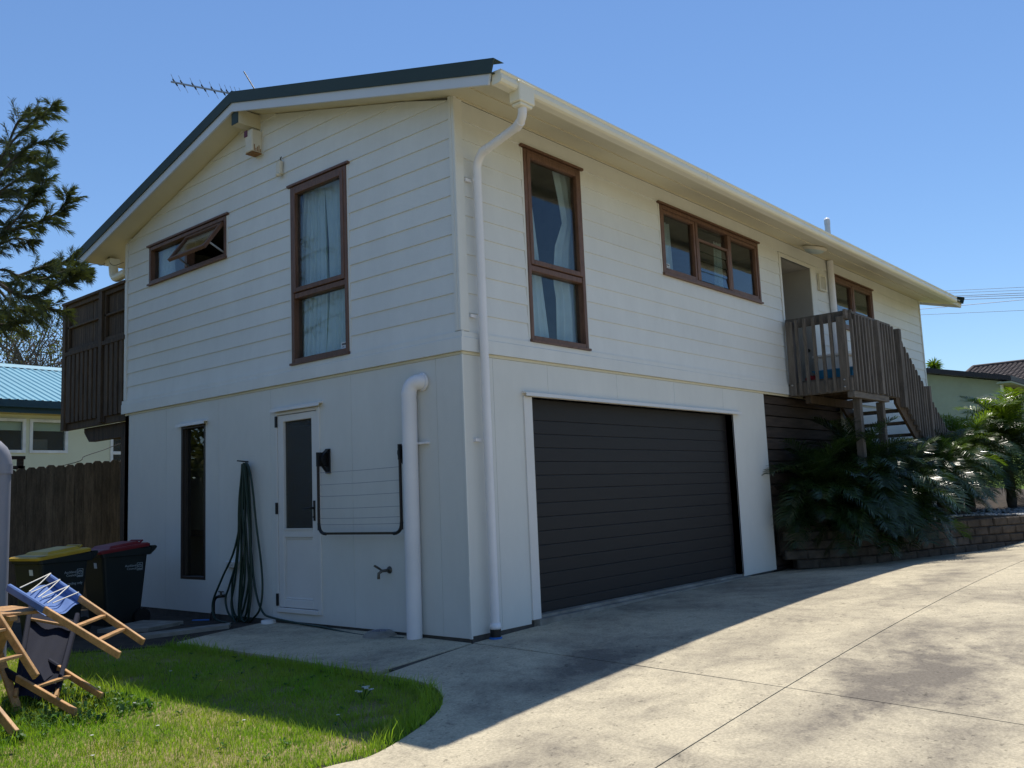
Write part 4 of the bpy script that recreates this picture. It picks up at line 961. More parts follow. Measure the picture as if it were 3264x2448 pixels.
wheelie('dark wheelie bin with a yellow lid, printed for recycling',-1.60,4.50,-.06,.90,math.radians(11),M['lidy'],True)

# ------------------------------------------------------------------ pile of deck chairs and a table
def rail(m,a,b): m.beam(a,b,.024,.048,(0,0,1))
def lerp(a,b,t): return Vector(a)+(Vector(b)-Vector(a))*t
def deck_chair(label,l0,l1,r0,r1,bars,sleeve,sag,clothm,hang=None,cords=True):
    c=(Vector(l1)+Vector(r1))/2
    t=thing('deck_chair',label,'deck chair',c,'folded deck chairs dumped on the lawn')
    for (a,b) in ((l0,l1),(r0,r1)):
        m=MB(); rail(m,a,b); m.build('rail',M['teak'],t,bevel=.003)
    for q in bars:
        m=MB(); a,b=lerp(l0,l1,q),lerp(r0,r1,q); d=(b-a).normalized()*.014; m.beam(a+d,b-d,.045,.018,(0,0,1)); m.build('crossbar',M['teak'],t,bevel=.002)
    for (a,b) in ((l0,l1),(r0,r1)):
        m=MB(); m.beam(lerp(a,b,-.012),lerp(a,b,sleeve),.032,.056,(0,0,1)); m.build('sleeve',clothm,t,bevel=.008)
    def fn(i,j):
        a=lerp(l0,l1,.0+sleeve*j); b=lerp(r0,r1,.0+sleeve*j); p=a+(b-a)*i
        return p+V(0,0,-.03-sag*(4*i*(1-i))*(.55+.45*math.sin(math.pi*j)) +.012*math.sin(i*11+j*5))
    m=MB(); m.grid(fn,14,10); m.build('sling',clothm,t)
    if cords:
        for k in range(4):
            a=lerp(l0,l1,sleeve*(.18+.25*k)); b=lerp(r0,r1,sleeve*(.05+.30*(k%4))); up_=V(0,0,.040)
            a=a+(b-a)*(.12+.05*k); 
            m=MB(); m.tube([a+up_*.4,lerp(a,b,.5)+up_*.7,b+up_],.0042,6); m.build('cord',M['cord'],t)
            if k<3:
                a2=lerp(l0,l1,sleeve*(.18+.25*(k+1))); a2=a2+(b-a2)*.17; m=MB(); m.tube([a2+up_*.4,lerp(a2,b,.5)+up_*.5,b+up_],.0042,6); m.build('cord',M['cord'],t)
    if hang:
        m=MB(); (p0,p1,p2,p3)=[Vector(p) for p in hang]
        m.grid(lambda i,j: (p0*(1-i)+p1*i)*(1-j)+(p3*(1-i)+p2*i)*j+V(0,0,-.05*math.sin(math.pi*i)*math.sin(math.pi*j)+.02*math.sin(j*14)),8,12); m.build('hanging_sling',M['navy'],t)
    return t
deck_chair('folded teak deck chair with blue canvas and white lacing lying on top of the pile',(-3.09,1.56,.69),(-2.72,.66,.24),(-2.72,1.80,.72),(-2.41,.94,.26),(.60,.80),.34,.05,M['cloth'])
deck_chair('lowest teak deck chair with its rail ends resting on the grass',(-3.10,1.66,.13),(-2.94,.80,-.10),(-2.77,1.72,.13),(-2.65,1.05,-.08),(.46,),.25,.06,M['navy'],cords=False)
deck_chair('upended teak deck chair with navy sling darkened for shade in the middle of the pile',(-2.75,2.05,.50),(-3.08,1.42,-.05),(-2.46,1.90,.40),(-2.86,1.30,-.08),(.15,),.93,.03,M['navy'],cords=False)
deck_chair('teak deck chair tipped over at the left end of the pile',(-3.52,1.05,.86),(-3.29,.55,.21),(-3.86,.95,.84),(-3.66,.45,.19),(.56,.80),.36,.05,M['cloth'],cords=False)
t=thing('folding_table','slatted teak folding table buried under the deck chairs at the left edge','table',(-3.3,1.7,-.15))
for k in range(6):
    m=MB(); y=1.38+.105*k; m.beam((-3.95,y,.545),(-2.90,y+.05,.515),.098,.022); m.build('slat',M['teak'],t,bevel=.003)
for x in (-3.75,-3.15):
    m=MB(); m.beam((x,1.30,.50),(x,2.0,.50),.05,.03); m.build('batten',M['teak'],t)
    for s in (0,1):
        m=MB(); m.beam((x+.03*s,1.36+.55*s,.50),(x+.05*s+.02,1.95-.60*s,-.15),.025,.055,(1,0,0)); m.build('leg',M['teak'],t,bevel=.003)
m=MB(); m.beam((-3.50,1.35,.30),(-3.335,.72,-.14),.028,.06); m.build('leg',M['teak'],t,bevel=.003)
# ------------------------------------------------------------------ grass, weeds and daisies
C0=np.array([-5.645,-5.401]); fwd=np.array([math.cos(yaw),math.sin(yaw)])
edge=np.array([(-9,-1.3),(-5.2,-1.3)]+EDGE+[(-1.3,2.7),(-2.2,3.4),(-2.3,8.5),(-9,8.5)])
def in_poly(X,Y,P):
    c=np.zeros(len(X),bool); n=len(P)
    for i in range(n):
        x1,y1=P[i]; x2,y2=P[i-1]
        with np.errstate(divide='ignore',invalid='ignore'):
            k=((y1>Y)!=(y2>Y))&(X<(x2-x1)*(Y-y1)/(y2-y1)+x1)
        c^=k
    return c
def gzv(X,Y):
    X=np.clip(X,-9,13);Y=np.clip(Y,-9,9); return -.025+.033*X+.010*Y-.010*X*Y-.003*Y*Y-.004*X*X
rng=np.random.default_rng(5)
def blades(N,box,hmin,hmax,wd,name,material,label,keep=None):
    X=rng.uniform(box[0],box[1],N);Y=rng.uniform(box[2],box[3],N)
    k=in_poly(X,Y,edge)
    if keep is not None: k&=keep(X,Y)
    X,Y=X[k],Y[k]; n=len(X); Z=gzv(X,Y)-.037
    patch=np.sin(X*2.1+1.3*np.sin(Y*1.7))*np.sin(Y*2.4+X)+.5*np.sin(X*6.3+Y*4.1)
    h=rng.uniform(hmin,hmax,n)*(1+.28*patch)*rng.choice([.7,1,1.45],n,p=[.45,.45,.10]); a=rng.uniform(0,2*np.pi,n); ln=rng.uniform(.1,.8,n)*h; la=rng.uniform(0,2*np.pi,n)
    w_=wd*rng.uniform(.6,1.3,n); dx,dy=np.cos(a)*w_/2,np.sin(a)*w_/2; lx,ly=np.cos(la)*ln,np.sin(la)*ln
    v=np.zeros((n,5,3)); 
    v[:,0]=np.c_[X-dx,Y-dy,Z]; v[:,1]=np.c_[X+dx,Y+dy,Z]
    v[:,2]=np.c_[X+dx*.7+lx*.35,Y+dy*.7+ly*.35,Z+h*.6]; v[:,3]=np.c_[X-dx*.7+lx*.35,Y-dy*.7+ly*.35,Z+h*.6]
    v[:,4]=np.c_[X+lx,Y+ly,Z+h]
    i=np.arange(n)*5
    me=bpy.data.meshes.new(name); me.vertices.add(n*5); me.vertices.foreach_set('co',v.reshape(-1))
    loops=np.c_[i,i+1,i+2,i+3,i+3,i+2,i+4].reshape(-1); me.loops.add(n*7); me.loops.foreach_set('vertex_index',loops)
    st_=np.c_[np.arange(n)*7,np.arange(n)*7+4].reshape(-1); me.polygons.add(n*2); me.polygons.foreach_set('loop_start',st_)
    me.update(calc_edges=True); me.validate(); me.materials.append(material)
    o=bpy.data.objects.new(name,me); COL.objects.link(o); return tag(o,kind='stuff')
patchy=lambda X,Y: np.where(np.sin(3.1*X+2*np.sin(2.3*Y))*np.sin(2.7*Y+1.7*np.sin(1.9*X))+.35*np.sin(9*X+4*np.sin(7*Y))>.80,.28,1.0)
edged=lambda X,Y: np.min(np.hypot(X[:,None]-np.array(EDGE)[None,::2,0],Y[:,None]-np.array(EDGE)[None,::2,1]),axis=1)
dist=lambda X,Y: np.hypot(X+5.645,Y+5.401)
vis=lambda X,Y: (((X+5.645)*fwd[0]+(Y+5.401)*fwd[1])>3.2)
blades(420000,(-6,-1,-1.6,8.4),.020,.050,.0045,'grass',M['grass'],None,lambda X,Y: vis(X,Y)&(rng.uniform(0,1,len(X))<np.clip(7.0/dist(X,Y),.2,1)**1.2*patchy(X,Y)))
# long tufts along the path edge and weeds under the chairs
def tuft_keep(X,Y):
    near=np.min(np.hypot(X[:,None]-np.array(EDGE)[None,:,0],Y[:,None]-np.array(EDGE)[None,:,1]),axis=1)<.15
    weeds=(np.hypot((X+3.1)/.75,(Y-1.1)/.55)<1)
    return (near&(rng.uniform(0,1,len(X))<.55))|(weeds&(rng.uniform(0,1,len(X))<.45))
blades(90000,(-4.2,-1.0,-1.6,3),.05,.11,.006,'long_grass',M['grass'],None,tuft_keep)
mb=MB()
for k in range(260):
    x,y=random.uniform(-3.75,-2.5),random.uniform(.6,1.7)
    if not in_poly(np.array([x]),np.array([y]),edge)[0]: continue
    z=gz(x,y)-.03
    for j in range(random.randint(5,9)):
        a=random.random()*6.283; l_=random.uniform(.025,.06); r_=random.uniform(.5,1.3); d=V(math.cos(a),math.sin(a),0); s_=V(-math.sin(a),math.cos(a),0)*l_*.22
        p0=V(x,y,z); p1=p0+d*l_*.5+V(0,0,l_*r_); p2=p0+d*l_+V(0,0,l_*r_*.8)
        mb.add([p0,p1-s_,p2,p1+s_],[(0,1,2,3)])
for k in range(130):
    x,y=random.uniform(-5,-1.3),random.uniform(-1.2,2.2)
    if not in_poly(np.array([x]),np.array([y]),edge)[0]: continue
    z=gz(x,y)-.03
    for j in range(7):
        a=random.random()*6.283; l_=random.uniform(.015,.04); d=V(math.cos(a),math.sin(a),0); s_=V(-math.sin(a),math.cos(a),0)*l_*.25
        p0=V(x,y,z); p1=p0+d*l_*.5+V(0,0,l_*.6); p2=p0+d*l_+V(0,0,l_*.45); mb.add([p0,p1-s_,p2,p1+s_],[(0,1,2,3)])
tag(mb.build('weeds',M['weed']),kind='stuff')
def daisy(x,y,label,n,material,r=.012,group=None):
    t=thing('lawn_flower',label,'flower',(x,y,gz(x,y)-.03),group)
    m=MB(); ms=MB()
    for k in range(n):
        px,py=x+random.uniform(-.05,.05),y+random.uniform(-.05,.05); z=gz(px,py)+random.uniform(.03,.06)
        for j in range(6):
            a=j*math.pi/3+k; m.add([V(px,py,z),V(px+r*math.cos(a-.4),py+r*math.sin(a-.4),z+.004),V(px+1.4*r*math.cos(a),py+1.4*r*math.sin(a),z+.002),V(px+r*math.cos(a+.4),py+r*math.sin(a+.4),z+.004)],[(0,1,2,3)])
        ms.tube([V(px,py,z),V(x,y,gz(x,y)-.03)],.002,4)
    m.build('petals',material,t); ms.build('stem',M['weed'],t)
daisy(-1.62,-.52,'clump of small white flowers in the shaded grass near the path curve',9,M['petal'],.013)
daisy(-2.05,.62,'single yellow dandelion in the shaded lawn',1,M['yellow'],.013)
for (x,y,q) in ((-2.1,1.15,'nearest the shadow edge behind the chair ends'),(-2.75,.0,'left of the middle of the sunlit grass'),(-3.1,.15,'in front of the upended deck chair'),(-2.45,-.35,'in the dry patch of the sunlit grass'),(-2.05,-.9,'nearest the driveway curve'),(-3.3,-.3,'closest to the bottom left corner'),(-2.6,.65,'just right of the lowest chair rails')): daisy(x,y,'tiny white daisy '+q,1,M['petal'],.009,'daisies dotted over the sunny lawn')

# ------------------------------------------------------------------ garden bed, retaining wall, pebbles
WALLC=smooth_poly([(6.06,-.10),(6.35,-.42),(6.8,-.80),(7.4,-1.08),(8.1,-1.28),(8.8,-1.48),(9.4,-1.70),(10.0,-1.98),(10.6,-2.28),(11.3,-2.62),(12.2,-3.05),(13.5,-3.7)],8)
def bed_z(x,y): return .50+.03*math.sin(x*2.3+y)+.05*sstep(6.5,9,x)+.10*sstep(-1.2,0,y)+.25*sstep(13,16,x)
tag(slab('garden_bed',[(p[0]+.06,p[1]+.12) for p in WALLC]+[(16,-3.2),(18,-1),(18,-.02),(6.1,-.02)],zf=bed_z,th=.4,step=.4,material=M['soil']),kind='structure')
t=thing('retaining_wall','curved low wall of rough brown concrete blocks beside the driveway','retaining wall',(8.5,-1.4,0))
m_=MB(); m_.grid(lambda i,j: V(16.2+7.7*i,-5.5+13*j,ground_z(16.2+7.7*i,-5.5+13*j)+.04),16,22); tag(m_.build('hill_lawn',M['hill']),kind='structure')
# resample the curve by length
cl=[Vector(p) for p in WALLC]; acc=[0]
for i in range(1,len(cl)): acc.append(acc[-1]+(cl[i]-cl[i-1]).length)
def along(s):
    s=max(0,min(acc[-1]-1e-4,s)); i=max(j for j in range(len(acc)) if acc[j]<=s); i=min(i,len(cl)-2); u=(s-acc[i])/(acc[i+1]-acc[i]); return cl[i]+(cl[i+1]-cl[i])*u,(cl[i+1]-cl[i]).normalized()
def block_mesh(seed,L=.296,Hh=.121,D=.20):
    rnd=random.Random(seed); m=MB(); f=[]
    xs_=[-L/2,-L/2+.018,-.03+rnd.uniform(-.03,.03),L/2-.018,L/2]; zz_=[0,.014,Hh/2,Hh-.014,Hh]
    for i,x in enumerate(xs_):
        for j,z in enumerate(zz_):
            e=(i in (0,4)) or (j in (0,4)); f.append(V(x,(.012 if e else -rnd.uniform(.0,.014)),z))
    fs=[(i*5+j,(i+1)*5+j,(i+1)*5+j+1,i*5+j+1) for i in range(4) for j in range(4)]
    m.add(f,fs); b=[V(-L/2,D,0),V(L/2,D,0),V(L/2,D,Hh),V(-L/2,D,Hh)]; c=[f[0],f[20],f[24],f[4]]
    m.add(c+b,[(1,0,4,5),(2,1,5,6),(3,2,6,7),(0,3,7,4),(4,7,6,5)])
    o=m.build('block',M['block']); me=o.data; bpy.data.objects.remove(o); return me
bms=[block_mesh(s) for s in range(6)]
for c in range(5):
    z=-.08+.1255*c; s=.15*(c%2)+.02
    while s<acc[-1]-.1:
        p,d=along(s+.15); nrm=Vector((-d.y,d.x)); q=p+nrm*(.012*c+random.uniform(-.006,.006))
        if z+.12>gz(q.x,q.y)-.05:
            o=bpy.data.objects.new('block',random.choice(bms)); COL.objects.link(o); o.parent=t; o.location=Vector((q.x,q.y,z))-WL[t]; o.rotation_euler=(random.uniform(-.01,.01),random.uniform(-.008,.008),math.atan2(d.y,d.x)+random.uniform(-.015,.015))
        s+=.30
# pebbles: far too many to count, one object
ico=[]; 
bm=bmesh.new(); bmesh.ops.create_icosphere(bm,subdivisions=1,radius=1); iv=np.array([v.co[:] for v in bm.verts]); ifc=np.array([[v.index for v in f.verts] for f in bm.faces]); bm.free()
pv=[];pf=[]; cnt=0
for k in range(5200):
    s=random.uniform(.9,acc[-1]); p,d=along(s); nrm=Vector((-d.y,d.x)); off=.24+abs(random.gauss(0,.55)); q=p+nrm*off
    if q.y>-.12 or q.x>13.6: continue
    r=random.uniform(.018,.045); a=random.random()*6.28; R_=np.array([[math.cos(a),-math.sin(a),0],[math.sin(a),math.cos(a),0],[0,0,1]])
    sc=np.array([r*random.uniform(1,1.5),r,r*random.uniform(.4,.65)]); vv=(iv*sc)@R_.T+np.array([q.x,q.y,bed_z(q.x,q.y)+r*.25+random.uniform(0,.012)])
    pv.append(vv); pf.append(ifc+cnt*len(iv)); cnt+=1
me=bpy.data.meshes.new('pebbles'); me.from_pydata(np.concatenate(pv).tolist(),[],np.concatenate(pf).tolist()); me.polygons.foreach_set('use_smooth',[True]*len(me.polygons)); me.materials.append(M['pebble'])
o=bpy.data.objects.new('pebbles',me); COL.objects.link(o); tag(o,kind='stuff')

# ------------------------------------------------------------------ palms
def frond_mesh(L,el,droop,seed,material,lw=.013,ll=.30):
    rnd=random.Random(seed); m=MB(); n=26; pts=[]; p=V(0,0,0); a=math.radians(el)
    seg=L/n
    for i in range(n+1):
        pts.append(p.copy()); a-=math.radians(droop)/n*(.5+1.1*i/n); p=p+V(math.cos(a),0,math.sin(a))*seg
    m.tube(pts,[.012*(1-.8*i/n) for i in range(n+1)],4,False)
    for i in range(4,n*2+1):
        f=i/(n*2); j=min(n-1,int(f*n)); q=pts[j]+(pts[j+1]-pts[j])*(f*n-j); d=(pts[j+1]-pts[j]).normalized(); side=V(0,1,0); upv=side.cross(d)*-1
        l_=ll*(.35+1.0*math.sin(math.pi*min(1,.12+f*.86))**.7)*rnd.uniform(.85,1.1)
        for s in (-1,1):
            o=(d*rnd.uniform(.55,.8)+side*s*rnd.uniform(.75,1.0)+upv*rnd.uniform(.15,.45)).normalized()
            mid=q+o*l_*.5; tip=q+o*l_+V(0,0,-l_*rnd.uniform(.12,.35)); wv=(d-o*d.dot(o)).normalized()*lw*.5
            m.add([q-wv*.6,q+wv*.6,mid+wv,tip,mid-wv],[(0,1,2,3,4)] if False else [(0,1,2,4),(4,2,3)])
    o=m.build('frond',material); me=o.data; bpy.data.objects.remove(o); return me
FR=[]
for (el,dr) in ((78,55),(66,75),(52,85),(40,90),(25,80),(8,65),(-12,45)):
    FR.append([frond_mesh(random.uniform(1.0,1.25),el,dr,random.random(),M['palm'] if v<2 else M['leaf_lit']) for v in range(3)])
def palm(label,x,y,z0,hc,n,sc=1.0,lit_share=.2,lean=(0,0)):  # share of upper fronds given the leaf colour with sunlight in it
    t=thing('date_palm',label,'palm',(x,y,z0),'feathery date palms in the garden bed')
    cx,cy=x+lean[0],y+lean[1]
    m=MB(); k=8; pts=[V(x+(cx-x)*i/k,y+(cy-y)*i/k,z0+(hc)*i/k) for i in range(k+1)]; m.tube(pts,[.075+.018*((i%2)) for i in range(k+1)],10); m.build('trunk',M['trunk'],t)
    for i in range(n):
        f=i/n; cls=min(6,int(f*7)); v=2 if random.random()<lit_share and cls<4 else random.randint(0,1)
        o=bpy.data.objects.new('frond',FR[cls][v]); COL.objects.link(o); o.parent=t
        o.location=Vector((cx+random.uniform(-.04,.04),cy+random.uniform(-.04,.04),z0+hc-.18*f+.05))-WL[t]
        o.rotation_euler=(random.uniform(-.15,.15),random.uniform(-.12,.12),i*2.399+random.uniform(-.3,.3)); s_=sc*random.uniform(.82,1.12); o.scale=(s_,s_,s_)
palm('dark shaded date palm pressed against the corner of the garage wall',6.62,-.42,.5,.50,60,.84,.0)
palm('low dark date palm with fronds hanging over the left end of the block wall',6.95,-.78,.45,.28,54,.74,.0)
palm('bushy date palm below the landing posts',7.45,-.70,.5,.74,64,.90,.04)
palm('low date palm spilling over the middle of the block wall',7.95,-1.02,.5,.42,60,.86,.05)
palm('date palm with one bright frond tip, right of the second landing post',8.75,-.72,.5,.62,48,.84,.12)
palm('small dark date palm tucked under the stair balustrade',9.55,-1.22,.5,.72,50,.70,.04)
palm('dark date palm hiding the lower stair posts',10.45,-1.20,.52,.78,50,.72,.10)
palm('date palm with yellow green sunlit fronds beside the stair foot',11.75,-1.05,.55,.98,58,.88,.65)
palm('tallest date palm with upright fronds in front of the pale building',13.0,-1.45,.58,1.22,62,1.08,.5)
palm('date palm half cut off by the right edge of the garden',14.2,-2.15,.6,.95,50,1.0,.4)

# ------------------------------------------------------------------ needle tree on the left
BR=[[(-2.03,6.96,4.09),(-1.85,6.51,4.83),(-1.72,6.20,5.33),(-1.59,5.91,5.72),(-1.47,5.68,5.92),(-1.38,5.50,6.04),(-1.31,5.39,6.09)],
[(-1.58,6.63,5.48),(-1.50,6.46,5.70),(-1.43,6.27,6.08),(-1.37,6.15,6.19),(-1.26,5.95,6.26)],
[(-1.84,6.13,4.97),(-1.73,5.89,5.25),(-1.61,5.65,5.48),(-1.50,5.45,5.58),(-1.38,5.26,5.60)],
[(-1.62,6.20,5.36),(-1.51,6.01,5.49),(-1.43,5.86,5.55),(-1.36,5.76,5.52)],
[(-1.91,6.12,4.72),(-1.79,5.88,4.96),(-1.65,5.62,5.13),(-1.54,5.42,5.22),(-1.45,5.26,5.27)],
[(-1.73,6.66,4.88),(-1.63,6.46,5.06),(-1.52,6.26,5.20),(-1.43,6.12,5.14),(-1.35,5.99,5.21)],
[(-2.09,6.34,4.27),(-1.88,5.97,4.39),(-1.73,5.72,4.51),(-1.64,5.53,4.67),(-1.58,5.41,4.81),(-1.52,5.27,4.93),(-1.50,5.23,5.06)],
[(-1.81,6.19,4.45),(-1.64,5.89,4.57),(-1.51,5.68,4.61),(-1.40,5.50,4.66),(-1.30,5.32,4.74),(-1.25,5.22,4.84),(-1.24,5.18,4.91)],
[(-1.87,7.03,4.13),(-1.70,6.71,4.38),(-1.52,6.40,4.55),(-1.41,6.22,4.61),(-1.32,6.08,4.57)],
[(-2.27,6.76,3.64),(-1.98,6.24,3.89),(-1.73,5.80,4.07),(-1.59,5.60,3.98),(-1.44,5.37,3.92),(-1.31,5.16,3.98),(-1.23,5.02,4.00),(-1.15,4.89,3.98)],
[(-1.83,5.50,3.83),(-1.71,5.35,3.71),(-1.61,5.18,3.66),(-1.51,5.01,3.72),(-1.41,4.84,3.79),(-1.34,4.71,3.85)],
[(-1.91,6.46,3.94),(-1.69,6.10,4.02),(-1.52,5.87,3.83),(-1.38,5.68,3.72),(-1.27,5.51,3.62),(-1.18,5.38,3.59)],
[(-1.36,6.23,4.14),(-1.25,6.05,4.20),(-1.18,5.94,4.23),(-1.09,5.79,4.24),(-1.00,5.62,4.31)],
[(-1.50,6.64,4.11),(-1.37,6.48,3.86),(-1.26,6.33,3.73),(-1.17,6.21,3.69)],
[(-1.85,6.60,3.66),(-1.67,6.32,3.60),(-1.57,6.19,3.50),(-1.46,6.02,3.52)],
[(-1.58,6.81,3.89),(-1.46,6.64,3.78),(-1.37,6.51,3.75)],
[(-1.76,7.44,4.56),(-1.71,7.21,5.27),(-1.58,6.95,5.57),(-1.45,6.70,5.79),(-1.36,6.55,5.77)]]
t=thing('needle_tree','feathery grey green needle tree reaching in from the left edge','tree',(-3.3,7.6,-.2))
m=MB(); m.tube(smooth_poly([(-3.3,7.6,-.3),(-3.25,7.55,1.5),(-3.1,7.5,3.2),(-2.9,7.5,4.6),(-2.7,7.45,6.0),(-2.6,7.4,7.2)],4),[.16*(1-i/24*.8) for i in range(21)],10); m.build('trunk',M['bark'],t)
mbr=MB(); nv=[]; 
def spray(pts,r0,dens,tmin=.25):
    P=[Vector(p) for p in smooth_poly(pts,5)]
    n=len(P); mbr.tube(P,[r0*(1-.85*i/n)+.002 for i in range(n)],5,False)
    def plume(q,tw,L,nn):
        c=q+tw*L+V(0,0,-.10*L); mbr.tube([q,q+tw*L*.5,c],[.003,.0025,.001],4,False)
        for z in range(nn):
            u=.15+.85*random.random(); b_=q.lerp(c,u); e=(tw+V(random.gauss(0,.30),random.gauss(0,.30),random.gauss(-.08,.30))).normalized(); nv.append((b_,e,random.uniform(.06,.15)*(1.2-.4*u)))
    for i in range(int(n*tmin),n):
        d=(P[min(i+1,n-1)]-P[max(0,i-1)]).normalized(); f=i/n
        for k in range(2 if dens>10 else 1):
            if random.random()<.80:
                tw=(d*random.uniform(.7,1.3)+V(random.gauss(0,.65),random.gauss(0,.65),random.gauss(-.05,.55))).normalized(); plume(P[i]+(P[min(i+1,n-1)]-P[i])*random.random(),tw,random.uniform(.12,.34)*(1.25-.75*f),int(dens*1.15))
        for k in range(dens//5):
            e=(d*1.2+V(random.gauss(0,.35),random.gauss(0,.35),random.gauss(-.05,.32))).normalized(); nv.append((P[i],e,random.uniform(.07,.15)*(1.15-.35*f)))
for b in BR:
    bb=[(-2.9,7.5,b[0][2]-.4)]+b if b[0][0]<-1.9 else b
    spray(bb,.020,44,.30 if len(bb)>len(b) else .12)
for k in range(26):   # the rest of the crown, beyond the left edge
    z=random.uniform(2.6,7.3); a=random.uniform(1.2,5.0); L=random.uniform(.9,1.9)*(1-(z-2.6)/9)
    p=V(-3.0,7.5,z); d=V(math.cos(a),math.sin(a),.35); spray([p,p+d*L*.35,p+d*L*.7+V(0,0,.05),p+d*L],.02,8)
mbr.build('branches',M['bark'],t)
n=len(nv); B=np.array([v[0][:] for v in nv]); Dn=np.array([v[1][:] for v in nv]); Ln=np.array([v[2] for v in nv])[:,None]
sd_=np.cross(Dn,rng.normal(size=(n,3))); sd_/=np.linalg.norm(sd_,axis=1)[:,None]+1e-9
vv=np.stack([B-sd_*.0016,B+sd_*.0016,B+Dn*Ln*.6+sd_*.0013+np.array([0,0,-.01]),B+Dn*Ln+np.array([0,0,-.03])],1)
me=bpy.data.meshes.new('needles'); me.from_pydata(vv.reshape(-1,3).tolist(),[],[(4*i,4*i+1,4*i+2,4*i+3) for i in range(n)]); me.materials.append(M['needle'])
o=bpy.data.objects.new('needles',me); COL.objects.link(o); o.parent=t; me.transform(Matrix.Translation(-WL[t])); tag(o,kind='stuff')

# ------------------------------------------------------------------ neighbours
t=thing('neighbour_house','cream neighbour house with pale blue ribbed roof and dark teal gutter','house',(2,18,-.3))
YN=18.0
def npart(name,box,material,parent=None,bevel=0):
    m=MB(); m.box(*box); return m.build(name,material,parent or t,bevel=bevel)
ops=[(-2.2,3.23,2.72,3.56),(3.32,4.24,2.72,3.56),(5.33,6.1,2.0,3.56)]
U=sorted({-6,14,*[u for o in ops for u in o[:2]]}); m=MB()
for i in range(len(U)-1):
    uc=(U[i]+U[i+1])/2; o=[q for q in ops if q[0]<uc<q[1]]
    for (a,b) in ([(-.4,o[0][2]),(o[0][3],3.72)] if o else [(-.4,3.72)]): m.box(U[i],U[i+1],YN,YN+.15,a,b)
m.box(-6,-5.85,YN+.15,YN+8,-.4,3.72); m.box(13.85,14,YN+.15,YN+8,-.4,3.72); m.box(-6,14,YN+7.85,YN+8,-.4,3.72); m.build('wall',M['creamw'],t)
m=MB(); m.box(-5.8,13.8,YN+3,YN+3.1,-.4,3.7); m.build('inner_wall',M['dark'],t)
for (a,b,c,d) in ops:
    m=MB()
    Tn=lambda u,w_,z: Vector((u,YN-w_,z))
    frame_rect(m,Tn,a,b,c,d,.07,-.08,.03); 
    if b>6: wbox(m,Tn,a+.07,b-.07,-.08,.03,2.70,2.78)
    f=m.build('window',M['whitef'],t); pane(f,Tn,a+.07,b-.07,c+.07,d-.07,-.04)
    if b<6: 
        m=MB(); wbox(m,Tn,a+.07,b-.07,-.12,-.11,d-.28,d-.07); m.build('blind',M['creamw'],f)
m=MB(); m.box(3.36,3.95,YN+.5,YN+.55,2.75,3.10); tag(m.build('pinboard',M['card'],None,(3.6,YN+.5,2.75)),'pale board standing inside the neighbour kitchen window','board')
# roof of ribbed sheets, ridge 4 m back
for s in (0,1):
    m=MB(); y0,y1=(YN-.45,YN+4) if s==0 else (YN+8.45,YN+4); z0,z1=3.96,5.45; vs=[];pf_=[]
    x=-6.4
    while x<14.4: pf_+=[(x,0),(x+.10,0),(x+.125,.03),(x+.165,.03)]; x+=.19
    for (px,pz) in pf_: vs+=[(px,y0,z0+pz),(px,y1,z1+pz),(px,y0,z0-.02),(px,y1,z1-.02)]
    fs=[]
    for i in range(len(pf_)-1): a=i*4; fs+=[(a,a+4,a+5,a+1),(a+2,a+3,a+7,a+6)]
    m.add(vs,fs); rf=m.build('roof',M['aqua'],t)
m=MB(); m.prism([(-6.45,YN+3.75,5.40),(-6.45,YN+4,5.53),(-6.45,YN+4.25,5.40)],(20.9,0,0)); m.build('ridge_cap',M['aqua'],t)
npart('gutter',(-6.4,14.4,YN-.62,YN-.46,3.78,3.955),M['teal']); npart('fascia',(-6.4,14.4,YN-.455,YN-.41,3.66,3.94),M['teal']); npart('soffit',(-6.4,14.4,YN-.40,YN-.002,3.66,3.70),mat('yellow_soffit',(.42,.37,.16),.7))
m=MB(); m.prism([(-6,YN+.1,3.72),(-6,YN+7.9,3.72),(-6,YN+4,5.38)],(.1,0,0)); m.prism([(14,YN+.1,3.72),(14,YN+7.9,3.72),(14,YN+4,5.38)],(-.1,0,0)); m.build('gable',M['creamw'],t)

t=thing('pale_outbuilding','pale green block building with thin dark roof edge and a black louvred opening','building',(26,3,1.5))
xo=24.0
m=MB(); m.box(xo,xo+.2,.85,8,1.0,3.98) ; m.prism([(xo,.85,3.98),(xo,8,3.98),(xo,8,5.55)],(.2,0,0)); m.build('wall',M['mintw'],t)
m=MB(); m.box(xo+.2,xo+.42,.85,1.05,1.0,3.97); m.box(xo+.42,26.35,.85,1.05,1.0,2.6); m.box(xo+.42,26.35,.85,1.05,3.93,3.97); m.box(26.35,31,.85,1.05,1.0,3.97); m.box(30.8,31,1.05,8,1,4); m.box(xo,31,8,8.2,1.0,5.5); m.build('wall',M['mintw'],t)
m=MB(); m.box(xo-.04,xo+.12,.80,.85,1.0,3.97); m.build('corner_trim',M['whitef'],t)
Tq=lambda u,w_,z: Vector((u,.85-w_,z))
m=MB(); frame_rect(m,Tq,24.42,26.35,2.6,3.93,.05,-.1,.02); lv=m.build('louvre_opening',M['dkfascia'],t)
m=MB(); wbox(m,Tq,24.45,26.32,-.14,-.11,2.62,3.91); m.build('louvre_back',M['dkfascia'],lv)
for k in range(12): 
    m=MB(); z=2.66+k*.105; m.prism([Tq(24.47,-.01,z),Tq(24.47,.0,z),Tq(24.47,-.08,z+.10),Tq(24.47,-.09,z+.10)],(1.83,0,0)); m.build('slat',M['dkfascia'],lv)
m=MB(); m.prism([(xo-.5,.45,3.92),(xo-.5,8.3,5.65),(xo-.5,8.3,5.80),(xo-.5,.45,4.07)],(7.8,0,0)); m.build('roof',M['dkfascia'],t)
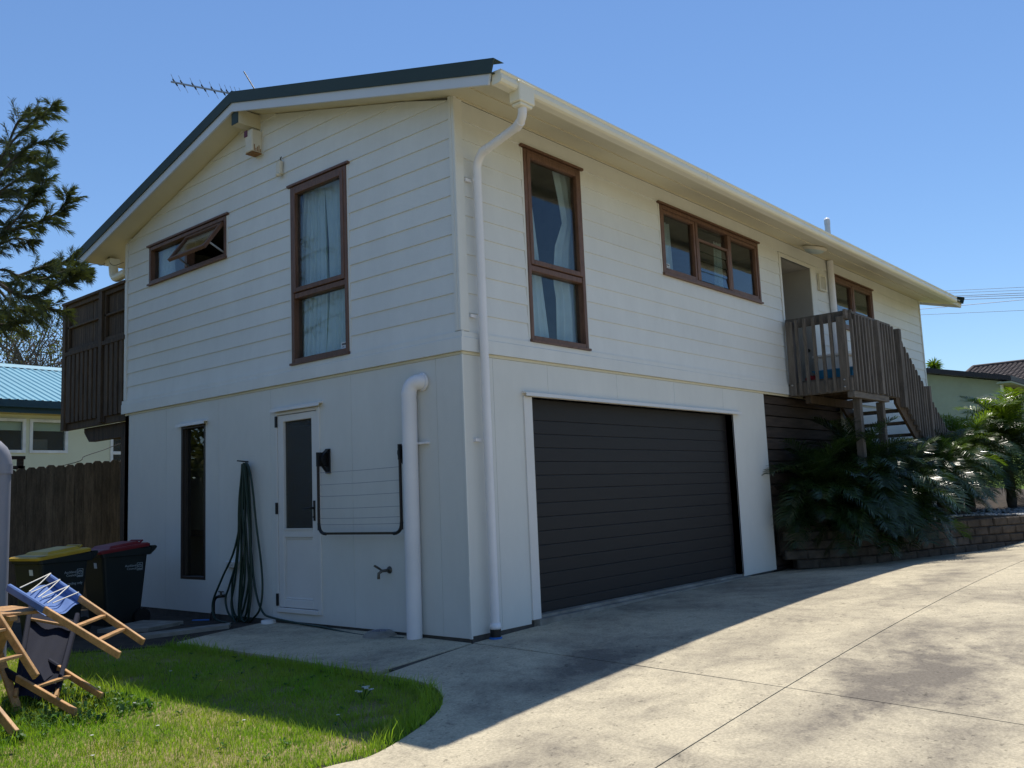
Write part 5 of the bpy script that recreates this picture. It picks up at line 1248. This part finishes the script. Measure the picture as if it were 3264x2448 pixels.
npart('soffit',(xo-.48,31.2,.46,.845,3.86,3.91),M['mintw'])
t=thing('tiled_house','distant house with a brown tiled roof above the pale building','house',(38,4,3))
# tiled roof seen as courses of scalloped tiles
m=MB(); y0,y1=-4.0,4.9; xr0,zr0,xr1,zr1=34.5,4.9,38.5,6.05; courses=15
for c in range(courses):
    f0,f1=c/courses,(c+1)/courses; x0,x1=xr0+(xr1-xr0)*f0,xr0+(xr1-xr0)*f1; za,zb_=zr0+(zr1-zr0)*f0,zr0+(zr1-zr0)*f1
    n=90; vs=[];
    for i in range(n+1):
        y=y0+(y1-y0-.0*f0)*i/n; b=.035*abs(math.sin(i*math.pi/2+.3)); vs+=[(x0-.03,y,za+.035+b),(x1,y,zb_+.006+b),(x0-.03,y,za-.0)]
    m.add(vs,[(3*i,3*i+3,3*i+4,3*i+1) for i in range(n)]+[(3*i,3*i+2,3*i+5,3*i+3) for i in range(n)])
tag(m.build('roof',M['tile'],t),kind=None)
m=MB(); m.tube([V(38.5,4.92,6.10),V(38.5,-4,6.10)],.09,8); m.tube([V(34.5,4.95,4.93),V(38.5,4.93,6.10)],.08,8); m.build('ridge_tiles',M['tile'],t)
m=MB(); m.box(35,35.2,-4,4.6,1.4,4.95); m.box(35.2,42,4.4,4.6,1.4,4.95); m.prism([(35,4.6,4.9),(38.5,4.6,6.0),(42,4.6,4.9)],(0,-.2,0)); m.build('wall',M['creamw'],t)
m=MB(); m.prism([(38.5,4.9,6.05),(42.5,4.9,4.9),(42.5,-4,4.9),(38.5,-4,6.05)],(0,0,-.05)); m.build('roof',M['tile'],t)
# spiky yucca over the pale building
t=thing('yucca_tree','spiky yucca crown showing over the pale building roof','tree',(27,3.45,1.6))
m=MB(); m.tube([V(27,3.45,1.6),V(27,3.46,4.95)],.09,8); m.build('trunk',M['trunk'],t)
m=MB()
for k in range(150):
    d=V(random.gauss(0,1),random.gauss(0,1),random.gauss(.25,.8)).normalized(); L=random.uniform(.22,.40); s_=d.cross(V(random.random(),random.random(),random.random())).normalized()*.014; p=V(27,3.46,5.02)
    m.add([p-s_,p+s_,p+d*L*.6+s_*1.1,p+d*L+V(0,0,-.05),p+d*L*.6-s_*1.1],[(0,1,2,4),(4,2,3)])
m.build('crown',M['leaf_lit'],t)
# small seedlings on the roof edge and bush at the right
t=thing('hedge_bush','yellow green bush beyond the tiled roof at the right edge','bush',(31,.2,2))
m=MB()
for k in range(2600):
    a=V(random.gauss(0,1),random.gauss(0,1),random.gauss(0,1)).normalized()*random.uniform(.6,1)**.5; p=V(31.8+1.0*a.x,.05+1.0*a.y,4.3+.9*a.z*(1+.2*math.sin(a.x*6+a.y*5))); d=V(random.gauss(0,1),random.gauss(0,1),random.gauss(0,1)).normalized(); s_=d.cross(V(.3,.5,.8)).normalized()*.04
    m.add([p-d*.06,p+s_,p+d*.07,p-s_],[(0,1,2,3)])
m.build('crown',M['leaf_lit'],t); m=MB(); m.tube([V(31.8,.05,1.8),V(31.8,.05,4.2)],.06,6); m.build('trunk',M['bark'],t)
# bare branched tree behind the blue roof
def back_tree(label,x,y,h,leaf):
    t=thing('background_tree',label,'tree',(x,y,-.4),'trees behind the blue roof')
    mb_=MB(); ml=MB()
    def grow(p,d,L,r,dep):
        q=p+d*L; mb_.tube([p,(p+q)/2+V(random.uniform(-.1,.1),random.uniform(-.1,.1),.03)*L,q],[r,r*.85,r*.7],5,False)
        if dep==0:
            for k in range(leaf):
                e=V(random.gauss(0,1),random.gauss(0,1),random.gauss(.1,.7))*.22; c=q+e; s_=V(random.gauss(0,1),random.gauss(0,1),random.gauss(0,1)).normalized()*.04; u_=s_.cross(V(random.random(),random.random(),random.random())).normalized()*.028
                ml.add([c-s_,c+u_,c+s_,c-u_],[(0,1,2,3)])
            return
        for k in range(random.choice((2,3,3))):
            nd=(d+V(random.gauss(0,.55),random.gauss(0,.55),random.gauss(.12,.35))).normalized(); grow(q,nd,L*random.uniform(.62,.82),r*.62,dep-1)
    grow(V(x,y,-.4),V(0,0,1),h*.36,.20,6); mb_.build('trunk',M['bark'],t); ml.build('crown',M['bloom'] if leaf<12 else M['bush'],t)
back_tree('bare branched tree with russet twig tips behind the blue roof',9.0,30,8.3,5)
back_tree('second bare tree with russet tips nearer the deck screen',10.4,31,8.2,5)
back_tree('leafy olive tree low behind the blue roof',7.4,28.5,7.4,14)
back_tree('russet tree at the left edge above the blue roof',6.2,30,7.9,7)
# overhead power lines
PL=[((6.35,10.089),(4.289,9.817)),((6.164,9.955),(4.301,9.693)),((5.93,9.768),(4.315,9.554)),((5.798,9.683),(4.323,9.473)),((5.536,9.53),(4.333,9.363)),((7.408,9.376),(4.353,9.158)),((7.347,9.094),(4.394,8.741))]
names=['highest thin power line right of the roof end','second thin power line from the top','upper of the two thicker close power lines','lower of the two thicker close power lines','power line meeting the gutter end','thick bright cable just under the gutter end','lowest thin line crossing below the eave']
for i,((ya_,za),(yb,zb_)) in enumerate(PL):
    s=(zb_-za)/(yb-ya_); pts=[]
    for k in range(13):
        y=16-34*k/12; pts.append(V(40,y,za+s*(y-ya_)*(1+.004*(y-ya_))))
    m=MB(); m.tube(pts,[.009,.009,.013,.013,.013,.013,.009][i],5); tag(m.build('power_line',M['greypipe'] if i==5 else M['wire'],None,(40,4,za)),names[i],'power line','overhead power lines')

t=thing('light_blocking_hedge','unseen dark green hedge added beyond the left fence to block sky light','hedge',(-9.5,3,-.3))  # unseen hedge added to darken the gable wall and its pane reflections
n=19000; X=rng.uniform(-10.6,-8.2,n); Y=rng.uniform(-3.5,24,n); Z=rng.uniform(-.2,1,n)*(3.6+.5*np.sin(Y*1.3)+.4*np.sin(X*2+Y*2.9)); A=rng.normal(size=(n,3)); A/=np.linalg.norm(A,axis=1)[:,None]; Bq=np.cross(A,rng.normal(size=(n,3))); Bq/=np.linalg.norm(Bq,axis=1)[:,None]; Pq=np.c_[X,Y,Z]
vv=np.stack([Pq-A*.16,Pq+Bq*.09,Pq+A*.16,Pq-Bq*.09],1)-np.array(WL[t][:])
me=bpy.data.meshes.new('foliage'); me.from_pydata(vv.reshape(-1,3).tolist(),[],[(4*i,4*i+1,4*i+2,4*i+3) for i in range(n)]); me.materials.append(M['bush'])
o=bpy.data.objects.new('foliage',me); COL.objects.link(o); o.parent=t
m=MB()
for k in range(14): m.tube([V(-9.4,-3+2*k,-.4),V(-9.4+random.uniform(-.2,.2),-3+2*k,2.8)],.07,6)
m.build('stems',M['bark'],t)
